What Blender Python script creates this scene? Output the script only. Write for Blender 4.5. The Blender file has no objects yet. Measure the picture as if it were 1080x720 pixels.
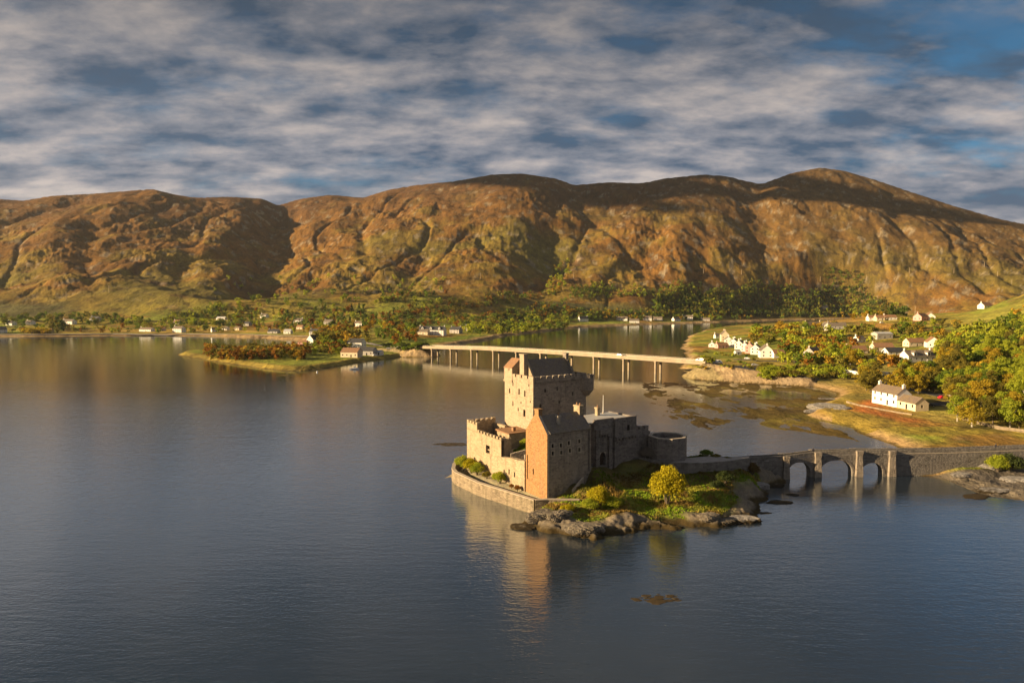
import bpy, bmesh, math, random
import numpy as np
from mathutils import Vector, Matrix
R = math.radians
SC = bpy.context.scene
COL = SC.collection

# ------------------------------------------------------------------ camera
CAMH = 46.0
PITCH = math.atan(42 / 720)
cam_d = bpy.data.cameras.new('camera')
cam_d.sensor_width = 36; cam_d.sensor_fit = 'HORIZONTAL'; cam_d.lens = 24
cam_d.clip_start = 0.5; cam_d.clip_end = 60000
cam = bpy.data.objects.new('camera', cam_d); COL.objects.link(cam)
cam.location = (0, 0, CAMH); cam.rotation_euler = (R(90) - PITCH, 0, 0)
SC.camera = cam

# ------------------------------------------------------------------ world and sun
SUN_DIR = Vector((-0.972, -0.22, 0.0)).normalized()     # horizontal direction towards the sun
SUN_EL = R(16)
SC.view_settings.view_transform = 'Standard'
SC.view_settings.look = 'None'
SC.view_settings.exposure = 1.3
SC.view_settings.gamma = 1.0
SC.view_settings.use_curve_mapping = False

class NT:
    """small helper for writing node trees"""
    def __init__(s, tree):
        s.t = tree; s.n = tree.nodes; s.l = tree.links
    def add(s, typ, inputs=None, **kw):
        n = s.n.new(typ)
        for k, v in kw.items(): setattr(n, k, v)
        for k, v in (inputs or {}).items():
            sock = n.inputs[k]
            if isinstance(v, bpy.types.NodeSocket): s.l.new(v, sock)
            else: sock.default_value = v
        return n
    def math(s, op, a, b=0.0, c=None, clamp=False):
        n = s.n.new('ShaderNodeMath'); n.operation = op; n.use_clamp = clamp
        for i, v in enumerate((a, b) if c is None else (a, b, c)):
            if isinstance(v, bpy.types.NodeSocket): s.l.new(v, n.inputs[i])
            else: n.inputs[i].default_value = v
        return n.outputs[0]
    def vmath(s, op, a, b=None, out=0):
        n = s.n.new('ShaderNodeVectorMath'); n.operation = op
        for i, v in enumerate((a,) if b is None else (a, b)):
            if isinstance(v, bpy.types.NodeSocket): s.l.new(v, n.inputs[i])
            else: n.inputs[i].default_value = v
        return n.outputs[out]
    def mix(s, f, a, b, typ='RGBA', blend='MIX'):
        n = s.n.new('ShaderNodeMix'); n.data_type = typ
        if typ == 'RGBA': n.blend_type = blend
        ids = {'RGBA': (0, 6, 7, 2), 'FLOAT': (0, 2, 3, 0)}[typ]
        for i, v in zip(ids[:3], (f, a, b)):
            if isinstance(v, bpy.types.NodeSocket): s.l.new(v, n.inputs[i])
            else:
                if typ == 'RGBA' and i != 0 and len(v) == 3: v = (*v, 1)
                n.inputs[i].default_value = v
        return n.outputs[ids[3]]
    def ramp(s, f, stops, interp='LINEAR'):
        n = s.n.new('ShaderNodeValToRGB'); n.color_ramp.interpolation = interp
        e = n.color_ramp.elements
        while len(e) < len(stops): e.new(0.5)
        for el, (p, c) in zip(e, stops):
            el.position = p
            el.color = (c, c, c, 1) if not hasattr(c, '__len__') else (*c[:3], 1)
        s.l.new(f, n.inputs[0])
        return n.outputs[0]
    def noise(s, vec, scale, detail=4, rough=0.55, dist=0.0, out=0):
        n = s.add('ShaderNodeTexNoise', {'Vector': vec, 'Scale': scale, 'Detail': detail, 'Roughness': rough, 'Distortion': dist})
        return n.outputs[out]

world = bpy.data.worlds.new('World'); SC.world = world; world.use_nodes = True
w = NT(world.node_tree); w.n.clear()
sky = w.add('ShaderNodeTexSky', sky_type='NISHITA')
sky.sun_disc = False; sky.sun_elevation = SUN_EL
sky.sun_rotation = math.atan2(SUN_DIR.x, SUN_DIR.y)
sky.altitude = 0; sky.air_density = 1.0; sky.dust_density = 1.0; sky.ozone_density = 2.0
tc = w.add('ShaderNodeTexCoord').outputs['Generated']
sep = w.add('ShaderNodeSeparateXYZ', {0: tc})
zc = w.math('ADD', w.math('MAXIMUM', sep.outputs[2], 0.0), 0.23)
cx = w.math('DIVIDE', sep.outputs[0], zc); cy = w.math('DIVIDE', sep.outputs[1], zc)
cv = w.add('ShaderNodeCombineXYZ', {0: cx, 1: cy, 2: 0.0}).outputs[0]
mp = w.add('ShaderNodeMapping', {'Vector': cv, 'Rotation': (0, 0, R(-10)), 'Scale': (1.55, 2.3, 1)}).outputs[0]
big = w.noise(w.vmath('ADD', mp, (3.1, 7.7, 0.4)), 0.8, 2, 0.5, 0.25)
mid = w.noise(w.vmath('ADD', mp, (9.1, 2.3, 1.4)), 2.6, 6, 0.54, 0.12)
fine = w.noise(w.vmath('ADD', mp, (1.7, 4.9, 3.3)), 7.5, 7, 0.6, 0.1)
dens = w.math('ADD', w.math('ADD', w.math('MULTIPLY', big, 0.46), w.math('MULTIPLY', mid, 0.37)), w.math('MULTIPLY', fine, 0.17))
hor = w.ramp(sep.outputs[2], [(0.0, 0.05), (0.12, 0.03), (0.3, 0.0), (1.0, 0.0)])
dens = w.math('ADD', dens, hor)
cover = w.ramp(dens, [(0.0, 0), (0.32, 0.1), (0.44, 0.85), (0.50, 1), (1, 1)])
# thickness drives the cloud tint: thin parts catch the low sun, thick parts stay blue grey
K = 1.0
cream = (0.46, 0.405, 0.37); pale = (0.21, 0.22, 0.25); greyb = (0.05, 0.093, 0.15)
tint_n = w.noise(w.vmath('ADD', mp, (5.2, 3.4, 8.1)), 2.4, 7, 0.58, 0.12)
tf = w.math('ADD', w.math('MULTIPLY', dens, 0.40), w.math('MULTIPLY', tint_n, 0.60))
c1 = w.ramp(tf, [(0.0, greyb), (0.42, greyb), (0.51, pale), (0.62, cream), (1, cream)])
c1 = w.vmath('MULTIPLY', c1, (9.0, 9.1, 9.4))
# a broad opening in the cloud to the upper right
gap = w.vmath('DISTANCE', tc, (0.545, 0.775, 0.325), out=1)
cover = w.math('MULTIPLY', cover, w.math('ADD', w.ramp(w.math('ADD', gap, w.math('MULTIPLY', w.math('SUBTRACT', mid, 0.5), 0.45)), [(0, 0.2), (0.02, 0.3), (0.11, 1), (1, 1)]), 0.0))
# colour ramps clamp nothing above 1 in Cycles
lowblue = w.mix(1.0, sky.outputs[0], (0.22, 0.56, 0.72), blend='MULTIPLY')
final = w.mix(cover, lowblue, c1)
dim = w.ramp(sep.outputs[2], [(0.0, 1.15), (0.2, 1.0), (0.38, 0.62), (1.0, 0.6)])
final = w.mix(1.0, final, dim, blend='MULTIPLY')
bg = w.add('ShaderNodeBackground', {'Color': final, 'Strength': 0.056})
wo = w.add('ShaderNodeOutputWorld', {'Surface': bg.outputs[0]})

sun_d = bpy.data.lights.new('sun', 'SUN'); sun_d.energy = 5.0; sun_d.angle = R(0.6); sun_d.color = (1.0, 0.72, 0.40)
sun = bpy.data.objects.new('sun', sun_d); COL.objects.link(sun)
sv = Vector((SUN_DIR.x * math.cos(SUN_EL), SUN_DIR.y * math.cos(SUN_EL), math.sin(SUN_EL)))
sun.rotation_euler = sv.to_track_quat('Z', 'Y').to_euler()
sun.location = sv * 500

SC.cycles.max_bounces = 5; SC.cycles.diffuse_bounces = 2; SC.cycles.glossy_bounces = 3
SC.cycles.transparent_max_bounces = 6; SC.cycles.caustics_reflective = False; SC.cycles.caustics_refractive = False

# ------------------------------------------------------------------ picture geometry (photograph measured at 1080 x 720)
CP, SP = math.cos(PITCH), math.sin(PITCH)
def ray(px, py):
    a = (px - 540) / 720; b = (360 - py) / 720
    return np.array([a, CP + b * SP, -SP + b * CP])
def P(px, py, z=0.0):
    d = ray(px, py); t = (z - CAMH) / d[2]
    return (d[0] * t, d[1] * t)
def PY(px, py, Y):
    """point on the ray at ground distance Y"""
    d = ray(px, py); t = Y / d[1]
    return (d[0] * t, Y, CAMH + d[2] * t)
def proj(x, y, z):
    dz = z - CAMH
    dep = y * CP - dz * SP; v = y * SP + dz * CP
    return 540 + 720 * x / dep, 360 - 720 * v / dep

# ------------------------------------------------------------------ noise
def _hash(ix, iy, seed):
    h = (ix.astype(np.int64) * 374761393 + iy.astype(np.int64) * 668265263 + seed * 974634777) & 0xFFFFFFFF
    h = ((h ^ (h >> 13)) * 1274126177) & 0xFFFFFFFF
    return ((h ^ (h >> 16)) & 0xFFFF) / 65535.0 * 2 * math.pi
def gn(x, y, seed=0):
    ix = np.floor(x); iy = np.floor(y); fx = x - ix; fy = y - iy
    u = fx * fx * fx * (fx * (fx * 6 - 15) + 10); v = fy * fy * fy * (fy * (fy * 6 - 15) + 10)
    def g(dx, dy):
        a = _hash(ix + dx, iy + dy, seed)
        return np.cos(a) * (fx - dx) + np.sin(a) * (fy - dy)
    n0 = g(0, 0) * (1 - u) + g(1, 0) * u; n1 = g(0, 1) * (1 - u) + g(1, 1) * u
    return (n0 * (1 - v) + n1 * v) * 1.45
def fbm(x, y, wl, octs=4, seed=0, gain=0.5):
    s = 0; a = 1; tot = 0
    for i in range(octs):
        s = s + a * gn(x / wl + 17.3 * i, y / wl - 9.1 * i, seed + i); tot += a; a *= gain; wl /= 2.05
    return s / tot
def ridged(x, y, wl, octs=4, seed=0, gain=0.5):
    s = 0; a = 1; tot = 0
    for i in range(octs):
        n = 1 - np.abs(gn(x / wl + 5.3 * i, y / wl + 3.7 * i, seed + i)) * 1.8
        s = s + a * n; tot += a; a *= gain; wl /= 2.1
    return s / tot
def sst(e0, e1, x):
    t = np.clip((x - e0) / (e1 - e0), 0, 1); return t * t * (3 - 2 * t)
def poly_sd(X, Y, poly):
    """signed distance, positive inside"""
    poly = np.array(poly, float); n = len(poly)
    d2 = np.full(X.shape, 1e18); ins = np.zeros(X.shape, bool)
    for i in range(n):
        ax, ay = poly[i]; bx, by = poly[(i + 1) % n]
        ex, ey = bx - ax, by - ay; L = ex * ex + ey * ey + 1e-9
        t = np.clip(((X - ax) * ex + (Y - ay) * ey) / L, 0, 1)
        d2 = np.minimum(d2, (X - ax - ex * t) ** 2 + (Y - ay - ey * t) ** 2)
        c = (ay > Y) != (by > Y)
        if ay != by:
            ins ^= c & (X < (bx - ax) * (Y - ay) / (by - ay) + ax)
    d = np.sqrt(d2)
    return np.where(ins, d, -d)

# ------------------------------------------------------------------ objects
def tag(o, label=None, cat=None, group=None, kind=None):
    if label: o['label'] = label
    if cat: o['category'] = cat
    if group: o['group'] = group
    if kind: o['kind'] = kind
    return o
def empty(name, loc, rz=0.0, parent=None):
    o = bpy.data.objects.new(name, None); COL.objects.link(o)
    o.location = loc; o.rotation_euler = (0, 0, rz); o.parent = parent; o.empty_display_size = 0.5
    return o
class MB:
    """collects faces for one mesh object"""
    def __init__(s): s.v = []; s.f = []; s.m = []
    def face(s, pts, m=0):
        b = len(s.v); s.v += [tuple(p) for p in pts]; s.f.append(tuple(range(b, b + len(pts)))); s.m.append(m)
    def hexa(s, b, t, m=0):
        """solid from a bottom ring and a top ring (same length, counter-clockwise)"""
        n = len(b); k = len(s.v); s.v += [tuple(p) for p in b] + [tuple(p) for p in t]
        s.f.append(tuple(range(k + n - 1, k - 1, -1))); s.m.append(m)
        s.f.append(tuple(range(k + n, k + 2 * n))); s.m.append(m)
        for i in range(n):
            j = (i + 1) % n
            s.f.append((k + i, k + j, k + n + j, k + n + i)); s.m.append(m)
    def box(s, x0, x1, y0, y1, z0, z1, m=0):
        s.hexa([(x0, y0, z0), (x1, y0, z0), (x1, y1, z0), (x0, y1, z0)], [(x0, y0, z1), (x1, y0, z1), (x1, y1, z1), (x0, y1, z1)], m)
    def bar(s, a, b, w, h, m=0, up=(0, 0, 1)):
        """box beam from a to b; w across, h along up, a/b on the centre line"""
        a = Vector(a); b = Vector(b); d = (b - a).normalized(); upv = Vector(up)
        sd = d.cross(upv)
        if sd.length < 1e-4: sd = Vector((1, 0, 0))
        sd.normalize(); u2 = sd.cross(d).normalized()
        q = [(-w / 2, -h / 2), (w / 2, -h / 2), (w / 2, h / 2), (-w / 2, h / 2)]
        s.hexa([a + sd * i + u2 * j for i, j in q], [b + sd * i + u2 * j for i, j in q], m)
    def tube(s, pts, rad, seg=8, m=0):
        """tapered tube along points"""
        rings = []
        for i, p in enumerate(pts):
            p = Vector(p); q = Vector(pts[min(i + 1, len(pts) - 1)]) - Vector(pts[max(i - 1, 0)])
            q.normalize(); a = q.orthogonal().normalized() if abs(q.z) < 0.99 else Vector((1, 0, 0)); b = q.cross(a).normalized()
            r = rad[i] if hasattr(rad, '__len__') else rad
            k = len(s.v); s.v += [tuple(p + a * r * math.cos(2 * math.pi * j / seg) + b * r * math.sin(2 * math.pi * j / seg)) for j in range(seg)]
            rings.append(k)
        for r0, r1 in zip(rings, rings[1:]):
            for j in range(seg):
                jj = (j + 1) % seg
                s.f.append((r0 + j, r0 + jj, r1 + jj, r1 + j)); s.m.append(m)
        s.f.append(tuple(rings[0] + j for j in range(seg - 1, -1, -1))); s.m.append(m)
        s.f.append(tuple(rings[-1] + j for j in range(seg))); s.m.append(m)
    def build(s, name, mats, parent=None, smooth=False, bevel=0.0):
        me = bpy.data.meshes.new(name); me.from_pydata(s.v, [], s.f)
        for mt in (mats if isinstance(mats, (list, tuple)) else [mats]): me.materials.append(mt)
        me.polygons.foreach_set('material_index', s.m)
        if smooth: me.polygons.foreach_set('use_smooth', [True] * len(s.f))
        me.validate(); me.update()
        o = bpy.data.objects.new(name, me); COL.objects.link(o); o.parent = parent
        if bevel:
            b = o.modifiers.new('bevel', 'BEVEL'); b.width = bevel; b.segments = 1; b.limit_method = 'ANGLE'
        return o
def grid_mesh(name, X, Y, Z, keep, mats, colattr=None, smooth=True):
    nr, nc = X.shape
    idx = np.full(nr * nc, -1, np.int64)
    r = np.arange(nr - 1)[:, None]; c = np.arange(nc - 1)[None, :]
    a = (r * nc + c); q = np.stack([a, a + 1, a + nc + 1, a + nc], -1).reshape(-1, 4)
    q = q[keep.reshape(-1)]
    used = np.unique(q); idx[used] = np.arange(len(used)); q = idx[q]
    co = np.stack([X, Y, Z], -1).reshape(-1, 3)[used].astype(np.float32)
    me = bpy.data.meshes.new(name)
    me.vertices.add(len(co)); me.vertices.foreach_set('co', co.ravel())
    me.loops.add(len(q) * 4); me.loops.foreach_set('vertex_index', q.ravel().astype(np.int32))
    me.polygons.add(len(q)); me.polygons.foreach_set('loop_start', np.arange(0, len(q) * 4, 4, dtype=np.int32))
    me.polygons.foreach_set('use_smooth', np.full(len(q), smooth))
    if colattr is not None:
        at = me.color_attributes.new('ground_cover', 'FLOAT_COLOR', 'POINT')
        cc = np.ones((len(co), 4), np.float32); cc[:, :3] = colattr.reshape(-1, 3)[used]
        at.data.foreach_set('color', cc.ravel())
    me.update(calc_edges=True); me.validate()
    for m in (mats if isinstance(mats, (list, tuple)) else [mats]): me.materials.append(m)
    o = bpy.data.objects.new(name, me); COL.objects.link(o)
    return o
# ------------------------------------------------------------------ materials
def new_mat(name):
    m = bpy.data.materials.new(name); m.use_nodes = True
    t = NT(m.node_tree); t.n.clear()
    out = t.add('ShaderNodeOutputMaterial')
    return m, t, out
def principled(t, out, col, rough=0.8, bump=None, bstr=0.5, bdist=0.1, spec=0.3, metal=0.0):
    inp = {'Base Color': col if isinstance(col, bpy.types.NodeSocket) else (*col[:3], 1), 'Roughness': rough, 'Specular IOR Level': spec, 'Metallic': metal}
    if bump is not None:
        b = t.add('ShaderNodeBump', {'Height': bump, 'Strength': bstr, 'Distance': bdist}); inp['Normal'] = b.outputs[0]
    p = t.add('ShaderNodeBsdfPrincipled', inp)
    t.l.new(p.outputs[0], out.inputs[0])
    return p
def objco(t): return t.add('ShaderNodeTexCoord').outputs['Object']
def posco(t): return t.add('ShaderNodeNewGeometry').outputs['Position']

def stone(name, light, dark, mortar, sx=1.6, sz=3.0, bump=0.6, stain=(0.12, 0.1, 0.08), stain_amt=0.5, rough=0.9):
    """rubble masonry: stretched voronoi stones, mortar lines, weather stains"""
    m, t, out = new_mat(name); co = objco(t)
    warp = t.add('ShaderNodeTexNoise', {'Vector': co, 'Scale': 1.3, 'Detail': 2.0})
    cw = t.vmath('ADD', co, t.vmath('SCALE', warp.outputs[1], None)) if False else co
    mp_ = t.add('ShaderNodeMapping', {'Vector': cw, 'Scale': (sx, sx, sz)}).outputs[0]
    vo = t.add('ShaderNodeTexVoronoi', {'Vector': mp_, 'Scale': 1.0, 'Randomness': 0.85})
    ve = t.add('ShaderNodeTexVoronoi', {'Vector': mp_, 'Scale': 1.0, 'Randomness': 0.85}, feature='DISTANCE_TO_EDGE')
    sepc = t.add('ShaderNodeSeparateColor', {0: vo.outputs['Color']})
    c = t.mix(sepc.outputs[0], dark, light)
    big_ = t.noise(co, 0.45, 5, 0.6)
    c = t.mix(t.ramp(big_, [(0.0, 0), (0.42, 0.0), (0.62, 1), (1, 1)]), c, t.mix(0.55, c, light))
    c = t.mix(t.ramp(t.noise(co, 3.5, 5, 0.7), [(0, 0.35), (0.4, 0.1), (0.55, 0), (1, 0)]), c, dark)
    cs = t.add('ShaderNodeMapping', {'Vector': co, 'Scale': (0.7, 0.7, 0.14)}).outputs[0]
    st = t.ramp(t.noise(cs, 1.0, 5, 0.65), [(0, 0), (0.5, 0), (0.68, stain_amt), (1, stain_amt)])
    c = t.mix(st, c, stain)
    edge = t.ramp(ve.outputs['Distance'], [(0, 1), (0.04, 0.9), (0.1, 0), (1, 0)])
    c = t.mix(t.math('MULTIPLY', edge, 0.6), c, mortar)
    h = t.math('ADD', t.ramp(ve.outputs['Distance'], [(0, 0), (0.15, 0.8), (0.4, 1), (1, 1)]), t.math('MULTIPLY', sepc.outputs[1], 0.5))
    h = t.math('ADD', h, t.math('MULTIPLY', t.noise(co, 6, 5, 0.7), 0.6))
    principled(t, out, c, rough, h, bump, 0.10, 0.2)
    return m
def mottled(name, a, b, scale=1.5, rough=0.85, bump=0.3, fine=10, bd=0.05, spec=0.3, third=None):
    m, t, out = new_mat(name); co = objco(t)
    c = t.mix(t.ramp(t.noise(co, scale, 6, 0.62), [(0, 0), (0.35, 0), (0.65, 1), (1, 1)]), a, b)
    if third: c = t.mix(t.ramp(t.noise(t.vmath('ADD', co, (7, 3, 1)), scale * 2.3, 5, 0.65), [(0, 0), (0.52, 0), (0.64, 0.8), (1, 0.8)]), c, third)
    principled(t, out, c, rough, t.noise(co, fine, 5, 0.7), bump, bd, spec)
    return m
def slate(name, a, b, rows=3.5):
    m, t, out = new_mat(name); co = objco(t)
    mp_ = t.add('ShaderNodeMapping', {'Vector': co, 'Scale': (3.0, 3.0, rows * 1.4)}).outputs[0]
    vo = t.add('ShaderNodeTexVoronoi', {'Vector': mp_, 'Scale': 1.0, 'Randomness': 0.5})
    s_ = t.add('ShaderNodeSeparateColor', {0: vo.outputs['Color']})
    c = t.mix(s_.outputs[0], a, b)
    c = t.mix(t.ramp(t.noise(co, 0.6, 6, 0.65), [(0, 0), (0.45, 0), (0.7, 0.7), (1, 0.7)]), c, (a[0] * 1.5 + 0.02, a[1] * 1.4 + 0.02, a[2] * 0.9))
    wv = t.add('ShaderNodeTexWave', {'Vector': mp_, 'Scale': 1.0, 'Distortion': 0.6}, bands_direction='Z')
    principled(t, out, c, 0.65, t.math('ADD', wv.outputs[1], s_.outputs[1]), 0.4, 0.05, 0.4)
    return m
def plain(name, c, rough=0.6, spec=0.4, metal=0.0, var=0.15):
    m, t, out = new_mat(name); co = objco(t)
    k = t.mix(t.noise(co, 3.0, 4, 0.6), tuple(v * (1 - var) for v in c), tuple(min(1, v * (1 + var)) for v in c))
    principled(t, out, k, rough, None, spec=spec, metal=metal)
    return m
def leafy(name, a, b, c, trans=0.45):
    """foliage: colour varies from tree to tree and from clump to clump"""
    m, t, out = new_mat(name)
    oi = t.add('ShaderNodeObjectInfo').outputs['Random']; co = objco(t)
    n1 = t.noise(co, 0.45, 3, 0.6); n2 = t.noise(co, 2.5, 2, 0.5)
    f = t.math('ADD', t.math('MULTIPLY', oi, 0.7), t.math('MULTIPLY', t.math('SUBTRACT', n1, 0.5), 1.4), clamp=True)
    k = t.mix(f, a, b)
    k = t.mix(t.ramp(n2, [(0, 0), (0.5, 0), (0.7, 0.8), (1, 0.8)]), k, c)
    d = t.add('ShaderNodeBsdfDiffuse', {'Color': k}); tr = t.add('ShaderNodeBsdfTranslucent', {'Color': k})
    ms = t.add('ShaderNodeMixShader', {0: trans, 1: d.outputs[0], 2: tr.outputs[0]})
    t.l.new(ms.outputs[0], out.inputs[0])
    return m
M = {}
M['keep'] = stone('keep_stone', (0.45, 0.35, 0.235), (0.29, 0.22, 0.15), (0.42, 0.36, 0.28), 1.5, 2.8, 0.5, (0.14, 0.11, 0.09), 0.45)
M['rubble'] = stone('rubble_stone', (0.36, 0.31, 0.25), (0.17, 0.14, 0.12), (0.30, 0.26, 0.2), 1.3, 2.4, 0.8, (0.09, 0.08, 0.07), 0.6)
M['curtain'] = stone('curtain_stone', (0.48, 0.375, 0.24), (0.28, 0.215, 0.135), (0.42, 0.35, 0.26), 1.4, 2.6, 0.8, (0.13, 0.11, 0.08), 0.5)
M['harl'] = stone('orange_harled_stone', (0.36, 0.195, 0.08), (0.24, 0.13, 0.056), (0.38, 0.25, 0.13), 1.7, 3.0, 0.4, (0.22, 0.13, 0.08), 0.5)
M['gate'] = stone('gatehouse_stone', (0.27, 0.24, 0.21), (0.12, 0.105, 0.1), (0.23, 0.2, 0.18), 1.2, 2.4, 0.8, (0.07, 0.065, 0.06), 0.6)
M['dress'] = mottled('dressed_sandstone', (0.46, 0.40, 0.31), (0.36, 0.30, 0.23), 1.0, 0.85, 0.3)
M['seawall'] = stone('sea_wall_stone', (0.34, 0.275, 0.19), (0.17, 0.135, 0.095), (0.27, 0.22, 0.155), 1.0, 2.0, 0.8, (0.08, 0.075, 0.04), 0.7)
M['bridge_stone'] = stone('footbridge_stone', (0.26, 0.24, 0.21), (0.11, 0.1, 0.09), (0.2, 0.18, 0.16), 1.2, 2.4, 0.8, (0.08, 0.075, 0.06), 0.5)
M['slate'] = slate('old_slate', (0.12, 0.1, 0.085), (0.2, 0.165, 0.135))
M['slate_warm'] = slate('brown_slate', (0.13, 0.1, 0.08), (0.2, 0.15, 0.11))
M['slate_dark'] = slate('dark_slate', (0.03, 0.032, 0.04), (0.06, 0.06, 0.07))
M['tile_rust'] = slate('rust_tile', (0.22, 0.12, 0.07), (0.3, 0.17, 0.09))
M['lead'] = mottled('pale_lead_roof', (0.5, 0.5, 0.48), (0.38, 0.38, 0.37), 0.8, 0.5, 0.1)
M['glass'] = plain('dark_window_glass', (0.012, 0.013, 0.016), 0.12, 0.6)
M['void'] = plain('dark_opening', (0.01, 0.009, 0.008), 0.9, 0.1)
M['wood'] = mottled('dark_door_wood', (0.06, 0.04, 0.025), (0.035, 0.022, 0.015), 4, 0.7, 0.3)
M['white'] = mottled('white_lime_render', (0.82, 0.80, 0.76), (0.70, 0.68, 0.63), 0.7, 0.8, 0.15, 14, 0.02)
M['cream'] = mottled('cream_render', (0.72, 0.62, 0.45), (0.6, 0.5, 0.36), 0.7, 0.8, 0.15, 14, 0.02)
M['pink'] = mottled('pink_render', (0.66, 0.36, 0.32), (0.58, 0.3, 0.27), 0.7, 0.8, 0.15, 14, 0.02)
M['greyrender'] = mottled('grey_render', (0.42, 0.4, 0.37), (0.33, 0.31, 0.29), 0.7, 0.8, 0.15, 14, 0.02)
M['frame'] = plain('white_window_frame', (0.75, 0.74, 0.7), 0.5, 0.4)
M['bark'] = mottled('bark', (0.14, 0.11, 0.08), (0.07, 0.055, 0.04), 3, 0.9, 0.6)
M['bark_pale'] = mottled('pale_birch_bark', (0.5, 0.46, 0.4), (0.2, 0.17, 0.14), 3, 0.85, 0.4)
M['concrete'] = mottled('pale_concrete', (0.42, 0.34, 0.24), (0.33, 0.265, 0.185), 0.3, 0.8, 0.15)
M['concrete_dark'] = mottled('weathered_concrete', (0.46, 0.42, 0.35), (0.3, 0.27, 0.22), 0.4, 0.85, 0.2)
M['asphalt'] = mottled('asphalt', (0.055, 0.055, 0.057), (0.04, 0.04, 0.042), 0.8, 0.85, 0.2)
M['track'] = mottled('pale_gravel', (0.36, 0.33, 0.30), (0.26, 0.235, 0.21), 0.8, 0.95, 0.3)
M['paint'] = plain('road_paint', (0.75, 0.74, 0.7), 0.6, 0.3)
M['steel'] = plain('painted_steel', (0.55, 0.52, 0.45), 0.5, 0.4, 0.3)
M['polewood'] = mottled('weathered_pole_wood', (0.42, 0.33, 0.22), (0.3, 0.23, 0.15), 3, 0.85, 0.2)
M['cloth'] = plain('flag_cloth', (0.12, 0.2, 0.45), 0.85, 0.1)
M['rubber'] = plain('tyre_rubber', (0.02, 0.02, 0.02), 0.85, 0.2)
M['car_white'] = plain('white_car_paint', (0.8, 0.8, 0.8), 0.25, 0.5, 0, 0.03)
M['car_red'] = plain('red_car_paint', (0.55, 0.02, 0.04), 0.25, 0.5, 0, 0.05)
M['car_dark'] = plain('dark_car_paint', (0.02, 0.022, 0.03), 0.2, 0.5, 0, 0.05)
M['car_silver'] = plain('silver_car_paint', (0.5, 0.5, 0.52), 0.3, 0.5, 0.4, 0.05)
M['jacket'] = plain('dark_jacket', (0.03, 0.03, 0.04), 0.9, 0.1)
M['skin'] = plain('skin', (0.45, 0.28, 0.2), 0.6, 0.3)

def rock_mat(name, a, b, lichen, weed=True):
    m, t, out = new_mat(name); po = posco(t)
    mp_ = t.add('ShaderNodeMapping', {'Vector': po, 'Rotation': (0.3, 0.5, 0.4), 'Scale': (0.6, 2.2, 1.2)}).outputs[0]
    c = t.mix(t.ramp(t.noise(mp_, 0.9, 7, 0.68), [(0, 0), (0.35, 0), (0.62, 1), (1, 1)]), a, b)
    c = t.mix(t.ramp(t.noise(po, 1.6, 5, 0.7), [(0, 0), (0.52, 0), (0.62, 0.7), (1, 0.7)]), c, lichen)
    if weed:
        z = t.add('ShaderNodeSeparateXYZ', {0: po}).outputs[2]
        f = t.math('ADD', z, t.math('MULTIPLY', t.math('SUBTRACT', t.noise(po, 0.8, 4, 0.6), 0.5), 1.4))
        c = t.mix(t.ramp(f, [(0, 1), (0.5, 1), (0.85, 0), (1, 0)]), c, (0.045, 0.032, 0.014))
    h = t.math('ADD', t.noise(mp_, 1.5, 7, 0.75), t.math('MULTIPLY', t.noise(po, 7, 4, 0.7), 0.3))
    principled(t, out, c, 0.85, h, 0.9, 0.35, 0.25)
    return m
M['rock'] = rock_mat('shore_rock', (0.25, 0.215, 0.17), (0.09, 0.078, 0.062), (0.40, 0.35, 0.25))
M['rock_grey'] = rock_mat('grey_rock', (0.34, 0.32, 0.30), (0.16, 0.15, 0.14), (0.45, 0.43, 0.38))

# foliage kinds
M['gold'] = leafy('golden_leaves', (0.40, 0.29, 0.03), (0.30, 0.26, 0.03), (0.46, 0.31, 0.03))
M['lime'] = leafy('yellow_green_leaves', (0.34, 0.38, 0.035), (0.22, 0.29, 0.035), (0.44, 0.42, 0.035))
M['green'] = leafy('green_leaves', (0.16, 0.23, 0.03), (0.10, 0.15, 0.025), (0.26, 0.3, 0.03))
M['olive'] = leafy('olive_leaves', (0.21, 0.18, 0.035), (0.13, 0.125, 0.028), (0.27, 0.22, 0.035))
M['rust'] = leafy('rusty_leaves', (0.26, 0.12, 0.025), (0.17, 0.085, 0.02), (0.32, 0.17, 0.03))
M['dark'] = leafy('dark_evergreen_leaves', (0.055, 0.075, 0.025), (0.035, 0.052, 0.02), (0.09, 0.105, 0.025), 0.25)
M['palebush'] = leafy('pale_dry_twigs', (0.26, 0.22, 0.18), (0.2, 0.17, 0.14), (0.3, 0.26, 0.2), 0.2)
M['heath'] = leafy('heather_tufts', (0.16, 0.09, 0.035), (0.1, 0.075, 0.03), (0.2, 0.14, 0.04), 0.3)

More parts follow.
